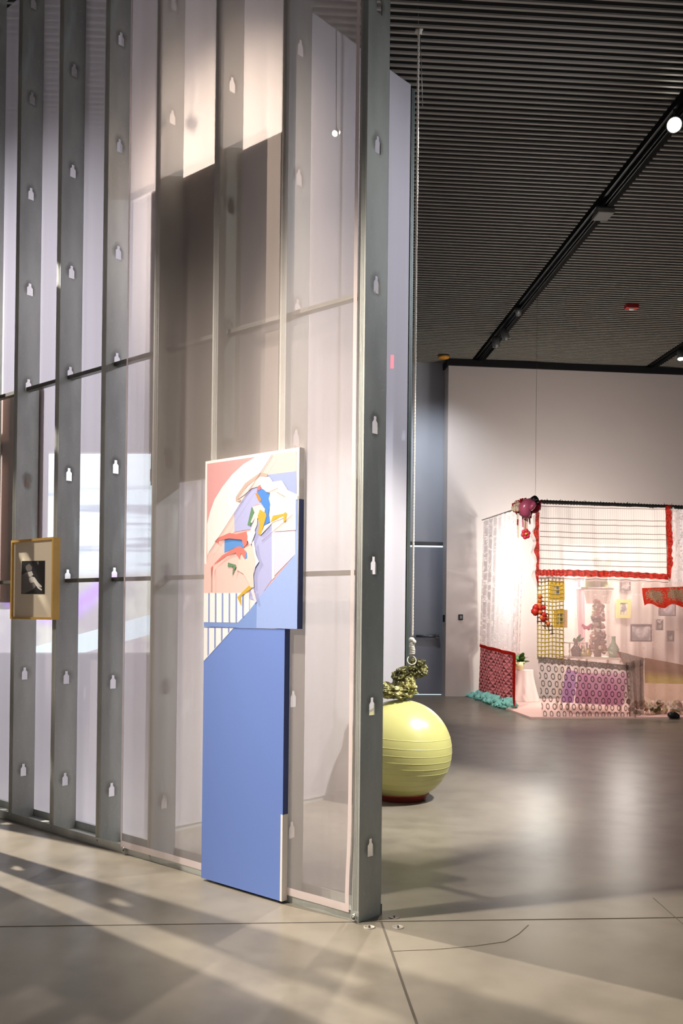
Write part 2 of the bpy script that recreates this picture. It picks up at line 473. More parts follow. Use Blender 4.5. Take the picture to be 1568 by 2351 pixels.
# ------------------------------------------------------------------ paintings
CV = plain('canvas_white', (236, 231, 225), .75); NAVY = plain('canvas_side_navy', (62, 76, 128), .7); GREYS = plain('canvas_side_grey', (196, 190, 184), .75)
BLUE = plain('paint_blue', (106, 134, 204), .7, var=.04, scale=200)
pal = {}
def paint(rgb):
    if rgb not in pal:
        pal[rgb] = plain('paint_%d_%d_%d' % rgb, rgb, .7, 0, .3, var=.035, scale=60)
    return pal[rgb]
tf = -.046; tb = -.0125
def cr(x, y): return 450 + x/4.7037, 1000 + y/4.702
def onC(px, py, lift=0): return onA(px, py, tf - lift)
sTL, sTR = s_of(onC(470, 1200)), s_of(onC(685.5, 1200))
zT = (onC(470.8, 1059).z + onC(686, 1027.5).z)/2; zM = (onC(468, 1439).z + onC(683.5, 1444).z)/2
sLL, sLR = s_of(onC(465.5, 1700)), s_of(onC(651, 1700))
zL = .012
root = thing('canvas_painting', st((sTL+sTR)/2, tb, zM), 'tall upper canvas of tumbling abstract figures in pink, coral and blue', 'painting', )
mb = MB(); zS = onA(690, 1146, tf+.015).z
mb.obox(st(sTR, tf, zM), av*(sTL-sTR), pv*(tb-tf), UPZ*(zT-zM), 0)
c1 = mb.build('canvas', CV, root)
mb = MB(); mb.obox(st(sTR-.0006, tf-.0004, zM), av*.0006, pv*(tb-tf), UPZ*(zS-zM), 0); mb.build('painted_side', NAVY, root)
mb = MB(); mats = []; lay = [0]
def P_(rgb, pts, raw=False):
    mt = paint(rgb)
    if mt not in mats: mats.append(mt)
    lay[0] += 1
    mb.poly([onC(*(q if raw else cr(*q)), lift=.0004 + .0001*lay[0]) for q in pts], mats.index(mt))
PALE, CORAL, MUST, GRN, LAV = (238,216,210), (222,116,106), (198,162,48), (92,132,98), (170,172,214)
P_((224,170,166), [(120,305),(1083,165),(1072,1720),(86,1700),(90,1380),(112,1395)])
P_((214,152,152), [(120,305),(640,232),(510,310),(390,420),(280,560),(200,690),(150,830),(120,960)])
P_((242,226,224), [(640,232),(822,205),(140,1262),(122,1290),(120,960),(150,830),(200,690),(280,560),(390,420),(510,310)])
P_((234,188,184), [(1083,165),(822,205),(690,415),(770,422),(1081,385)])
P_((236,196,188), [(410,835),(420,1040),(310,1120),(305,1270),(140,1262)])
P_((152,164,206), [(770,422),(1081,385),(1086,660),(820,660)])
P_(LAV, [(412,832),(560,600),(660,545),(830,600),(1075,900),(1072,1280),(840,1520),(660,1790),(580,1760),(575,1690),(630,1450),(610,1140),(590,1010),(415,1040)])
P_((84,140,208), [(308,1112),(500,1118),(520,1215),(440,1200),(305,1268)])
P_((236,190,182), [(140,1262),(305,1268),(460,1210),(620,1500),(575,1697),(88,1700),(90,1390),(112,1395)])
P_((216,200,222), [(845,1030),(1072,1015),(1072,1280),(850,1510)])
P_((234,222,230), [(818,930),(848,930),(848,1530),(820,1560)])
P_((150,172,224), [(1078,690),(1098,690),(1091,2088),(84,2062),(84,2015),(450,2022),(575,1890),(660,1770),(1072,1280)])
P_((120,148,206), [(84,2015),(450,2022),(655,1800),(650,2078),(84,2062)])
P_((240,234,232), [(87,1700),(575,1697),(575,1890),(450,2020),(84,2014)])
for x, y1 in ((140,2014),(212,2015),(286,2016),(360,2017),(434,2018),(506,1962)):
    P_((132,146,198), [(x-8,1700),(x+8,1700),(x+7,y1),(x-9,y1)])
P_(PALE, [(450,690),(560,545),(690,440),(790,445),(830,500),(870,492),(925,485),(960,540),(990,590),(1100,640),(1098,690),(1078,690),(1076,1020),(850,1035),(800,930),(790,850),(800,740),(785,680),(800,620),(740,600),(690,545),(600,570),(520,640)])
P_((232,196,196), [(450,690),(500,610),(600,540),(690,500),(650,545),(590,575),(520,640)])
P_((186,162,150), [(428,665),(530,515),(690,400),(770,412),(772,440),(690,440),(560,540),(450,690),(490,690),(470,715),(430,708)])
P_((66,128,206), [(655,605),(720,575),(770,615),(800,625),(785,680),(800,745),(782,850),(800,930),(740,970),(690,1000),(745,830),(740,780),(700,720)])
P_((216,112,112), [(668,545),(695,530),(700,580),(655,600)])
P_((204,132,46), [(640,625),(660,615),(705,690),(690,718),(668,690)])
P_(GRN, [(600,770),(632,800),(590,975),(555,965)])
P_((236,214,204), [(610,770),(650,745),(700,745),(745,790),(740,830),(690,820),(662,900),(660,960),(635,1025),(585,1030),(640,880),(605,945),(590,935),(630,830)])
P_((196,150,150), [(612,770),(650,742),(705,742),(650,755)])
P_(MUST, [(665,870),(690,798),(755,838),(760,870),(700,1075),(670,1060),(682,960)])
P_(PALE, [(735,975),(880,900),(965,850),(960,885),(830,935),(700,1072)])
P_(MUST, [(805,935),(830,865),(940,845),(965,825),(980,840),(965,935),(945,930),(945,870),(880,895)])
P_((244,242,236), [(550,1040),(590,1030),(625,960),(640,1050),(615,1120),(585,1190),(555,1130)])
P_(CORAL, [(200,1145),(235,1105),(360,1050),(430,1065),(545,1035),(558,1090),(550,1170),(515,1205),(495,1125),(360,1110),(240,1135),(240,1165)])
P_((216,198,188), [(520,1220),(590,1180),(625,1230),(640,1330),(620,1500),(625,1640),(590,1640),(550,1560),(510,1490),(440,1450),(460,1350),(490,1280),(530,1330)])
P_(CORAL, [(165,1420),(280,1295),(440,1200),(480,1195),(545,1255),(552,1325),(525,1335),(485,1270),(475,1345),(430,1265),(330,1295),(182,1400),(172,1470),(165,1530),(160,1430)])
P_((84,140,208), [(525,1335),(552,1325),(550,1270),(540,1250)])
P_((232,216,228), [(600,1160),(625,1130),(650,1290),(680,1360),(640,1420),(622,1500),(640,1340)])
P_(GRN, [(345,1370),(430,1395),(430,1420),(390,1520),(402,1415),(342,1420)])
P_(MUST, [(570,1620),(605,1645),(480,1740),(488,1840),(445,1745),(470,1720)])
P_((234,206,214), [(590,1670),(620,1650),(655,1790),(635,1812)])
for a, b in (((822,205),(138,1264)), ((1042,855),(710,1140)), ((168,1440),(166,1690)), ((760,622),(885,568)), ((870,610),(960,660))):
    d = V((b[0]-a[0], b[1]-a[1], 0)).normalized(); nx, ny = -d.y*2, d.x*2
    P_((112,92,92), [(a[0]+nx,a[1]+ny),(b[0]+nx,b[1]+ny),(b[0]-nx,b[1]-ny),(a[0]-nx,a[1]-ny)])
mb.build('painted_picture', mats, root)

root = thing('canvas_painting', st((sLL+sLR)/2, tb, zL), 'tall plain blue canvas standing on the floor under the figure painting', 'painting')
mb = MB(); mb.obox(st(sLR, tf, zL), av*(sLL-sLR), pv*(tb-tf), UPZ*(zM-.002-zL), 0); mb.build('canvas', BLUE, root)
zW = onA(656, 1870, tf+.015).z
mb = MB(); mb.obox(st(sLR-.0006, tf-.0004, zW), av*.0006, pv*(tb-tf), UPZ*(zM-.002-zW), 0); mb.build('painted_side', NAVY, root)
mb = MB(); mb.obox(st(sLR-.0006, tf-.0006, zL), av*.0006, pv*(tb-tf), UPZ*(zW-zL), 0); mb.obox(st(sLR-.0006, tf-.0012, zL), av*.012, pv*.0008, UPZ*(zW-zL), 0); mb.build('unpainted_side', CV, root)
mb = MB(); mats = []; lay[0] = 0
P_((240,234,232), [(468.2,1441),(536,1442),(484,1500),(467.4,1518)], True)
for x, y1 in ((478,1506),(493.5,1489),(509,1472),(525,1453.5)):
    P_((132,146,198), [(x-1.7,1441.2),(x+1.7,1441.2),(x+1.6,y1-3.5),(x-1.8,y1+.5)], True)
mb.build('painted_picture', mats, root)

# ------------------------------------------------------------------ framed photograph
GOLD = plain('gold_leaf_frame', (220, 176, 92), .45, .12, var=.08, scale=40)
MATB = plain('mat_board', (232, 218, 192), .8); INK = plain('photo_black', (30, 28, 28), .4); GREYP = plain('photo_grey', (118, 112, 108), .4); PALEP = plain('photo_pale', (206, 200, 192), .4)
k = M('picture_glass'); gl = k.node('ShaderNodeBsdfGlossy'); gl.inputs['Roughness'].default_value = .03; tr = k.node('ShaderNodeBsdfTransparent'); mx = k.node('ShaderNodeMixShader'); mx.inputs[0].default_value = .06
k.link(tr.outputs[0], mx.inputs[1]); k.link(gl.outputs[0], mx.inputs[2]); GLASS = k.done(mx.outputs[0])
qf = -.052
s0, s1 = s_of(onA(121.5, 1300, qf)), s_of(onA(24.5, 1300, qf)); z0 = onA(72, 1422, qf).z; z1 = onA(72, 1237, qf).z
root = thing('framed_photograph', st((s0+s1)/2, -.005, z0), 'gold framed black and white photograph hung on the bare studs', 'picture')
mb = MB(); fw = .014
for (a_, b_, c_, d_) in ((s0, s0+fw, z0, z1), (s1-fw, s1, z0, z1), (s0+fw, s1-fw, z0, z0+fw), (s0+fw, s1-fw, z1-fw, z1)):
    mb.obox(st(a_, qf, c_), av*(b_-a_), pv*.048, UPZ*(d_-c_))
mb.build('frame', GOLD, root)
MB().obox(st(s0+fw, qf+.012, z0+fw), av*(s1-s0-2*fw), pv*.03, UPZ*(z1-z0-2*fw)).build('mat_board', MATB, root)
mb = MB(); mats = [INK, GREYP, PALEP]
def onF(x, y, l): return onA(x*350/1371, 1200 + y*600/2351, qf + .0115 - l*.0003)
mb.poly([onF(*q, 1) for q in ((195,345),(405,342),(402,642),(190,642))], 0)
mb.poly([onF(*q, 2) for q in ((196,470),(250,440),(330,560),(300,600),(215,640),(192,640))], 1)
mb.poly([onF(*q, 3) for q in ((232,390),(262,368),(290,400),(285,430),(250,440),(232,420))], 1)
mb.poly([onF(*q, 4) for q in ((250,445),(285,435),(300,470),(268,490),(258,480))], 2)
mb.poly([onF(*q, 4) for q in ((262,500),(285,482),(312,492),(345,540),(378,572),(372,584),(345,575),(380,600),(372,612),(340,590),(305,535),(275,545),(260,525))], 2)
mb.poly([onF(*q, 4) for q in ((330,350),(345,345),(350,372),(338,380))], 1)
mb.build('photo_print', mats, root)
mb = MB(); mb.add([st(s0+fw, qf+.006, z0+fw), st(s1-fw, qf+.006, z0+fw), st(s1-fw, qf+.006, z1-fw), st(s0+fw, qf+.006, z1-fw)], [(0,1,2,3)]); mb.build('glass', GLASS, root)

# ------------------------------------------------------------------ stud wall B, behind the ball
BE = on_y(953, 180, 7.3); BE.z = 0
bn = V((pv.y, -pv.x, 0)); bn = bn if bn.x > 0 else -bn          # toward the ball
BLN = 2.35
BTOP = min(on_y(950, 181, 7.3).z, CEIL - .015)
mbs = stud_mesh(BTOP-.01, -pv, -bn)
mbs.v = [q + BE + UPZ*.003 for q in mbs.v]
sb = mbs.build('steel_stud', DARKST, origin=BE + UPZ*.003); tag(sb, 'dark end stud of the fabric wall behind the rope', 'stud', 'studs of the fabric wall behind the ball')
names = ['hidden stud behind the pale fabric, next to the dark end stud by the rope', 'hidden stud behind the pale fabric, second from the dark end stud', 'hidden stud behind the pale fabric, third from the dark end stud', 'hidden stud behind the pale fabric, fourth from the dark end stud', 'hidden stud at the near end of the pale fabric wall']
for i in range(1, 6):
    o = sb.copy(); COL.objects.link(o); o.location = BE - pv*(i*.425) + UPZ*.003; o['label'] = names[i-1]
mb = MB(); mb.obox(BE + bn*.002 - pv*BLN, pv*BLN, -bn*.156, UPZ*.0025); mb.obox(BE + bn*.003 - pv*BLN, pv*BLN, -bn*.0015, UPZ*.04)
tag(mb.build('floor_track', STEEL_PLAIN), 'steel floor track under the fabric wall behind the ball', 'track')
def fB(u, v):
    q = BE - pv*(BLN - (BLN-.075)*u) + bn*(.012 + .004*ripple(u*2.2, v*5, 6))
    return q + UPZ*(.03 + (BTOP-.03)*v)
mb = MB(); mb.grid(fB, 50, 60)
tag(mb.build('scrim_fabric', BSCRIM), 'tall pale fabric on the wall behind the ball, ending at the rope', 'fabric')

# ------------------------------------------------------------------ ball, dish, rocks, rope
BC = on_y(921, 1721, 6.62); R = 116/F*6.62
k = M('rubber_lime'); LIME = k.done(k.pbr(lin((186, 183, 116)), .30, 0, .5))
prof = []; RID = (.33, .17, .03, -.10, -.22, -.33, -.45, -.56, -.67)
zz_ = sorted([-math.cos(PI*i/60) for i in range(61)] + [q + d for q in RID for d in (-.012, -.006, -.003, 0, .003, .006, .012)])
for z_ in zz_:
    kf = 1 + sum(.0042*math.exp(-((z_-q)/.0042)**2) for q in RID)
    prof.append((R*math.sqrt(max(0, 1 - z_*z_))*kf, R*.985*z_*kf))
mb = MB(); mb.lathe(BC, prof, 64, axis=(.05, -.03, 1))
ball_bottom = BC.z - R*.985
tag(mb.build('exercise_ball', LIME, origin=(BC.x, BC.y, max(0, ball_bottom))), 'large lime green exercise ball with moulded ridges standing in a red dish', 'ball')
REDR = plain('red_plastic', (150, 62, 48), .45)
mb = MB(); mb.lathe((BC.x, BC.y, 0), [(.10,.001),(.165,.001),(.190,.048),(.203,.052),(.203,.044),(.196,.044),(.176,.0),(.10,.0)], 56)
tag(mb.build('dish', REDR), 'shallow red dish holding the lime ball on the floor', 'dish')
k = M('mossy_pyrite'); n1, n2 = k.noise(26, 6), k.noise(70, 3)
c = k.mix(n1.smooth(.35, .65), lin((96, 94, 48)), lin((206, 200, 138))); c = k.mix(n2.smooth(.6, .75)*.7, c, lin((214, 206, 160)))
PYR = k.done(k.pbr(c, n2*.3 + .25, .12, .6, bump=n2, bstr=.6, bdist=.01))
k = M('dark_pyrite'); n1, n2 = k.noise(30, 6), k.noise(80, 3)
c = k.mix(n1.smooth(.35, .7), lin((56, 56, 28)), lin((140, 136, 80))); c = k.mix(n2.smooth(.62, .75)*.6, c, lin((190, 184, 130)))
PYD = k.done(k.pbr(c, n2*.3 + .25, .12, .6, bump=n2, bstr=.6, bdist=.01))
def rock(mb, c, rx, ry, rz, seed, tilt=0, rough=.30):
    bm = bmesh.new(); bmesh.ops.create_icosphere(bm, subdivisions=5, radius=1)
    rot = Matrix.Rotation(tilt, 3, 'Y'); off = V((seed*7.1, seed*3.3, seed))
    vs = []
    for v_ in bm.verts:
        d = v_.co.normalized()
        k_ = 1 + rough*noise.noise(d*1.7+off) + rough*.7*abs(noise.noise(d*4.2+off)) + rough*.75*noise.cell(d*4.5+off) + .08*noise.noise(d*15+off)
        vs.append(V(c) + rot @ V((d.x*rx*k_, d.y*ry*k_, d.z*rz*k_)))
    mb.add(vs, [[q.index for q in f.verts] for f in bm.faces]); bm.free()
YR = BC.y
c1 = on_y(906, 1584, YR); mb = MB(); rock(mb, on_y(905, 1586, YR), .125, .10, .055, 1, .06); rock(mb, on_y(936, 1577, YR-.03), .055, .06, .062, 2)
tag(mb.build('mineral_rock', PYR), 'pale green gold mineral rock resting on top of the ball', 'rock', 'rocks over the ball')
mb = MB(); rock(mb, on_y(925, 1546, YR-.01), .082, .06, .040, 3, -.5); rock(mb, on_y(962, 1535, YR-.01), .05, .045, .060, 4, .25); rock(mb, on_y(948, 1520, YR-.02), .026, .024, .024, 5)
tag(mb.build('mineral_rock', PYD), 'dark green mineral rock tied to the rope, touching the rock below', 'rock', 'rocks over the ball')
ROPE = plain('white_rope', (192, 187, 174), .8, var=.2, scale=150)
WIRE = plain('steel_wire', (128, 126, 122), .4, .6)
rb, rtp = on_y(946, 1512, YR-.04), on_y(947, 72, YR-.04); rtp.x, rtp.y = rb.x, rb.y
root = thing('hanging_rope', rb, 'white twisted rope hanging from the ceiling, tied round the dark rock', 'rope')
mb = MB()
for ph in (0, 2*PI/3, 4*PI/3):
    n_ = 420; pts = []
    for i in range(n_+1):
        z_ = rb.z + .16 + (rtp.z - rb.z - .16)*i/n_; a_ = ph + i*.95
        pts.append((rb.x + .0042*math.cos(a_), rb.y + .0042*math.sin(a_), z_))
    mb.tube(pts, .0046, 5)
mb.build('rope', ROPE, root)
mb = MB()
for i in range(7): mb.torus((rb.x + .003*math.sin(i), rb.y, rb.z + .035 + i*.012), .013, .0075, (.15*math.sin(i*2), .1, 1), 16)
mb.ball((rb.x-.004, rb.y, rb.z+.135), .022, .018, .018); mb.ball((rb.x+.012, rb.y-.008, rb.z+.12), .016)
mb.build('whipping', ROPE, root)
mb = MB(); mb.torus((rb.x-.004, rb.y-.01, rb.z-.012), .032, .004, (.25, -1, .35)); mb.build('loop', ROPE, root)
mb = MB(); mb.ball(rtp, .022, .02, .026, jig=.5); mb.ball(rtp + V((.018, 0, .015)), .014); mb.build('knot', ROPE, root)
mb = MB(); mb.tube([rtp, (rtp.x-.01, rtp.y, CEIL+.3)], .003, 6); mb.tube([rtp + V((.01,0,0)), rtp + V((.035, 0, -.55))], .0025, 6); mb.build('hanger_wire', WIRE, root)

# floor anchors
ANC = plain('anchor_steel', (150, 144, 132), .55, .3)
for (px, py), lb in (((848, 2129), 'round steel floor anchor in front of the foot of the end stud'), ((914, 2129), 'round steel floor anchor in the bright floor right of the joint'), ((905, 2106), 'round steel floor anchor in the shadow beside the end stud')):
    p = on_z(px, py); root = thing('floor_anchor', (p.x, p.y, 0), lb, 'floor anchor', 'floor anchors by the end stud')
    mb = MB(); mb.lathe((p.x, p.y, 0), [(.024,.0),(.024,.003),(.020,.0035),(.019,.0015),(.0,.0015)], 28); mb.build('anchor_rim', ANC, root)
    mb = MB(); mb.cbox((p.x, p.y, .0022), (.004, 0, 0), (0, .016, 0), (0, 0, .0008)); mb.build('slot', BLACK, root)

# ------------------------------------------------------------------ ceiling fittings
TRK = plain('track_black', (40, 42, 42), .4, .5); CAN = plain('lamp_can_grey', (86, 88, 88), .45, .3)
LAMP = glow('lamp_face_warm', (255, 246, 230), 40)
for U_, v0, v1, lb in ((T1U, 2.0, 15.2, 'long ceiling light track between the slats, carrying the bright lamp'), (T2U, 8.0, 15.2, 'short piece of ceiling light track at the right edge of the photo')):
    mb = MB(); mb.obox(bb(U_-.055, v0, CEIL+.01), bu*.11, bv*(v1-v0), (0,0,.06)); mb.obox(bb(U_-.02, v0, CEIL-.035), bu*.006, bv*(v1-v0), (0,0,.045)); mb.obox(bb(U_+.014, v0, CEIL-.035), bu*.006, bv*(v1-v0), (0,0,.045)); mb.obox(bb(U_-.02, v0, CEIL-.01), bu*.04, bv*(v1-v0), (0,0,.02))
    tag(mb.build('light_track', TRK), lb, 'light track', 'ceiling light tracks')
def can(px, py, z, aim, lb, lit=True, r=.055, L=.16):
    p = on_z(px, py, z); aim = V(aim).normalized()
    root = thing('track_spotlight', p, lb, 'spotlight', 'track spotlights')
    mb = MB(); mb.lathe(p, [(.001,-L),(r*.8,-L),(r,-L*.8),(r,0),(r*.9,0),(r*.86,-.012),(.001,-.012)], 28, axis=aim); mb.build('lamp_can', CAN, root)
    mb = MB(); mb.tube([p - aim*L*.6, (p.x, p.y, CEIL-.03)], min(.012, r*.16), 8); mb.build('stem', TRK, root)
    if lit:
        mb = MB(); mb.lathe(p - aim*.010, [(.001,0),(r*.84,0)], 28, axis=aim); mb.build('lamp_face', LAMP, root)
    return p
LP = can(1548, 287, CEIL-.16, (-.35,-.9,-.55), 'bright round spotlight glowing on the ceiling track at the top right', r=.065)
can(1563, 825, CEIL-.2, (-.1,-.35,-1), 'small lit spotlight at the right edge just above the white wall')
can(1140, 797, CEIL-.2, (.2,.15,-1), 'unlit grey spotlight nearest the far wall on the long track', False)
can(1163, 779, CEIL-.2, (.35,.1,-1), 'unlit grey spotlight next along the long track from the far wall', False)
can(1190, 722, CEIL-.08, (.2,.9,-.6), 'dark spotlight at the middle bend of the long track', False, .04, .12)
can(768, 307, 4.45, (-.25,-.8,-.6), 'glinting spotlight seen through the fabric left of the end stud', True, .022, .08)
p = on_z(1385, 492, CEIL-.07); root = thing('junction_box', p, 'flat grey box fixed to the middle of the ceiling track', 'box')
BOXG = plain('box_grey', (112, 110, 104), .6)
mb = MB(); mb.cbox(p, bu*.085, bv*.11, UPZ*.025); mb.build('casing', BOXG, root, bevel=.012)
mb = MB(); mb.cbox(p - bv*.03 + UPZ*.035, bu*.09, bv*.06, UPZ*.012); mb.build('bracket', CAN, root, bevel=.01)
p = on_z(1450, 704, CEIL-.03); root = thing('fire_strobe', p, 'small red alarm beacon on the slatted ceiling', 'alarm')
mb = MB(); mb.cbox(p, bu*.085, bv*.05, UPZ*.03); mb.build('casing', plain('alarm_red', (170, 34, 30), .4), root, bevel=.01)
mb = MB(); mb.lathe(p - UPZ*.03, [(.001,-.02),(.03,-.015),(.035,0)], 20); mb.build('lens', plain('alarm_lens', (225, 220, 215), .2), root)
p = on_z(1019, 820, CEIL-.03); mb = MB(); mb.lathe(p, [(.001,-.03),(.08,-.02),(.095,.01),(.001,.03)], 24)
tag(mb.build('smoke_detector', plain('amber_plastic', (196, 134, 30), .5)), 'amber ceiling detector at the far left end of the white wall', 'detector')
# exit sign, glowing red through the pale fabric
EXI = glow('exit_red', (255, 40, 48), 5.0)
p = on_y(907, 832, 9.6); root = thing('exit_sign', p, 'red lit sign glowing through the pale fabric behind the rope', 'sign')
mb = MB(); mb.cbox(p, bu*.055, bv*.02, UPZ*.075); mb.build('casing', plain('sign_case', (60, 20, 20), .5), root)
mb = MB(); mb.obox(p - bv*.024 - bu*.05 + UPZ*-.07, bu*.1, bv*.003, UPZ*.14); mb.build('lit_face', EXI, root)
mb = MB(); mb.tube([p + UPZ*.07, V((p.x, p.y, CEIL))], .008, 6); mb.build('stem', TRK, root)

# small wall devices
def onW(px, py, off=0.0): return on_plane(px, py, PL - pn*off, pn)
p = onW(1058, 1417, .012); root = thing('wall_sensor', p - UPZ*.05, 'small black box fixed to the white wall between the door and the lace curtain', 'sensor')
mb = MB(); mb.cbox(p, pd*.035, pn*.012, UPZ*.045); mb.build('casing', BLACK, root, bevel=.006)
mb = MB(); mb.cbox(p - pn*.0128, pd*.02, pn*.001, UPZ*.026); mb.build('display', plain('sensor_grey', (120,120,118), .4), root)
p = onW(1024, 1420, -.1); mb = MB(); mb.cbox(PL - pd*.01 + pn*.12 + UPZ*p.z, pd*.01, pn*.03, UPZ*.06)
tag(mb.build('card_reader', BLACK), 'narrow black reader on the end of the white wall beside the door', 'reader')

# ------------------------------------------------------------------ video projection beyond the studs
k = M('projected_video'); u, v, w_ = k.coord('UV')
n1 = k.noise(3.5, 3, 'UV'); n2 = k.noise(1.0, 2, 'UV', stretch=(1.2, 16, 1))
top = v.gt(.0)
sky = k.mix(n2.smooth(.48, .62), lin((214, 236, 250)), lin((140, 158, 176)))
sky = k.mix((v - .93).abs().lt(.3)*v.smooth(.78, .9), sky, lin((226, 242, 252)))
low = k.mix(n1.smooth(.42, .6), lin((138, 132, 138)), lin((186, 190, 176)))
arc = ((u - .42)*(u - .42)*1.5 + .20 + (n1 - .5)*.12 - v).abs()
low = k.mix(arc.smooth(.0, .09)*-1 + 1, low, lin((166, 112, 232)))
arc2 = ((u - .3)*(u - .3)*1.2 + .30 - v).abs()
low = k.mix((arc2.smooth(.0, .06)*-1 + 1)*u.lt(.45)*.9, low, lin((226, 226, 110)))
br = (v - (u - .62)*.25 - .05).abs().lt(.05)
low = k.mix(br*.8, low, lin((200, 226, 240)))
col = k.mix(v.smooth(.37, .43), low, sky)
em = k.node('ShaderNodeEmission'); k.link(col, em.inputs[0]); em.inputs[1].default_value = 3.4
VID = k.done(em.outputs[0])
YS = 10.5; sp0 = on_y(-60, 1500, YS); 
mb = MB(); mb.grid(lambda a_, b_: on_y(-60 + 412*a_, 1498 - 456*b_, YS), 1, 1, 0, False)
root = thing('projection_screen', on_y(146, 1498, YS) - UPZ*.02, 'bright blue white video projection glowing through the stud wall', 'screen')
mb.build('projected_picture', VID, root)
mb = MB(); mb.grid(lambda a_, b_: on_y(-64 + 420*a_, 1502 - 464*b_, YS+.02), 1, 1, 0, False); mb.build('screen_board', WHITE, root)
for a_ in (.1, .9):
    q = on_y(-60 + 412*a_, 1502, YS+.05); mb = MB(); mb.tube([(q.x, q.y, 0), (q.x, q.y, q.z+.5)], .02, 8); mb.build('leg', TRK, root)

# ------------------------------------------------------------------ the lace room
G0 = on_z(1218, 1650); fd = (bu + bv*.03).normalized(); fn = V((-fd.y, fd.x, 0))
def onI(px, py, off=0.0): return on_plane(px, py, G0 + fn*off, fn)
def quad(c4, off, nu, nv, amp=0.0, freq=20.0, wav=None):
    """cloth hung between four picture corners TL TR BR BL on a plane off metres behind the front"""
    q = [onI(x, y, off) for x, y in c4]
    def f(u, v):
        t_ = q[0].lerp(q[1], u); b_ = q[3].lerp(q[2], u); p = b_.lerp(t_, v)
        if amp: p = p + fn*amp*(math.sin(u*freq) + .5*math.sin(u*freq*2.3 + v*3))
        if wav: p = p + wav(u, v)
        return p
    mb = MB(); mb.grid(f, nu, nv); return mb, f
GI = 'fabrics of the lace room'
MATT = plain('pink_mat', (232, 190, 180), .8)
p0 = onI(1218, 1650); wid = 6.0; dep = 2.6
mb = MB(); mb.obox(V((G0.x, G0.y, 0)) - fn*.0, fd*wid, fn*dep, UPZ*.022)
tag(mb.build('floor_mat', MATT), 'pink floor mat the lace room stands on', 'mat')
RAILM = plain('rail_dark', (112, 114, 110), .5, .4, var=.4, scale=60)
r0, r1 = onI(1240, 1152, .12), onI(1640, 1168, .12)
mb = MB(); mb.tube([r0, r1], .024, 12)
for i in range(60):
    p = r0.lerp(r1, (i+.5)/60); mb.torus(p, .026, .006, (r1-r0), 10)
root = tag(mb.build('curtain_rail', RAILM), 'dark wrapped rail along the front top of the lace room', 'rail')
for px in (1255, 1286, 1318, 1342, 1378, 1410, 1440, 1466, 1524, 1541):
    q = onI(px, 1157 + (px-1240)*.038, .12); mb = MB(); mb.tube([q, q + V((.005, 0, .07))], .004, 5); mb.build('cable_tie', RAILM, root)
LR0, LR1 = onI(1236, 1153, .14), on_plane(1107, 1194, PL - pn*.12, pn)
mb = MB(); mb.tube([LR0, LR1], .012, 8); tag(mb.build('curtain_rail', plain('rail_white', (214, 206, 200), .5)), 'thin white rail carrying the side lace curtain back to the wall', 'rail')
mb = MB(); q = onI(1229, 1150, .14); qq = on_z(1218, 800, CEIL); qq = V((q.x, q.y, CEIL+.1)); mb.tube([q, qq], .0018, 5)
tag(mb.build('hanging_wire', WIRE), 'thin steel wire from the ceiling holding up the corner of the lace room', 'wire')

# side lace curtain, in the plane of the side rail
sd = (LR1 - LR0); sd.z = 0; sn = V((sd.y, -sd.x, 0)).normalized()
def onS(px, py, off=0.0): return on_plane(px, py, LR0 + sn*off, sn)
k = M('white_lace'); u, v, w_ = k.coord('UV')
n1 = k.noise(9, 4, 'UV', stretch=(1, 2.5, 1)); fl = k.node('ShaderNodeTexVoronoi'); fl.feature = 'DISTANCE_TO_EDGE'; fl.inputs['Scale'].default_value = 26
tc = k.node('ShaderNodeTexCoord'); mp = k.node('ShaderNodeMapping'); mp.inputs['Scale'].default_value = (1, 3.4, 1); k.link(tc.outputs['UV'], mp.inputs[0]); k.link(mp.outputs[0], fl.inputs['Vector'])
hol = E(k.nt, fl.outputs[0]).gt(.10)*n1.gt(.53)
LACE = k.done(k.cloth(lin((244, 234, 234)), hol*-.6 + .88 + (k.noise(14, 2, 'UV', stretch=(1, .05, 1)) - .5)*.3, .42))
LACE_S = sheer('lace_sheer', (244, 226, 222), .62, .55, 0)
def swin(u, v, a=.016, f_=52): return sn*a*(math.sin(u*f_) + .5*math.sin(u*f_*1.9 + 2*v))
q = [onS(1109, 1198), onS(1196, 1163), onS(1186, 1505), onS(1101, 1484)]
def fside(u, v): return q[3].lerp(q[2], u).lerp(q[0].lerp(q[1], u), v) + swin(u, v)
mb = MB(); mb.grid(fside, 80, 24)
root = tag(mb.build('lace_curtain', LACE), 'long white lace curtain hanging along the side of the lace room', 'curtain', GI)
mb = MB(); mb.grid(lambda u, v: fside(.93 + .12*u + .02*math.sin(v*40), v*.62) + sn*.02, 4, 60); mb.build('scalloped_edge', LACE_S, root)
k = M('triangle_print'); u, v, w_ = k.coord('UV')
nz = k.noise(6, 3, 'UV'); uu = (u + (nz-.5)*.05)*11; vv = (v + (nz-.5)*.03)*17
fx = ((uu + (vv.floor()*.5)).fract() - .5).abs(); fy = vv.fract()
tri = fy.lt(fx*-2 + 1.0)*(fy.gt(.08)); ln = (fy - (fx*-2 + 1)).abs().lt(.12)
nn = k.noise(9, 4, 'UV').smooth(.45, .62)
c = k.mix(tri*(nn*-.6 + 1), lin((226, 140, 144)), lin((112, 60, 66))); c = k.mix(ln*.6, c, lin((60, 36, 40)))
TRI = k.done(k.cloth(c, 1.0, .3))
REDB = sheer('red_binding', (206, 44, 32), 1.0, .3); TEAL = sheer('teal_tulle', (168, 238, 228), 1.0, .25)
q2 = [onS(1102, 1480, -.03), onS(1184, 1500, -.03), onS(1184, 1621, -.03), onS(1098, 1600, -.03)]
def fpink(u, v): return q2[3].lerp(q2[2], u).lerp(q2[0].lerp(q2[1], u), v) + swin(u, v, .014, 16)
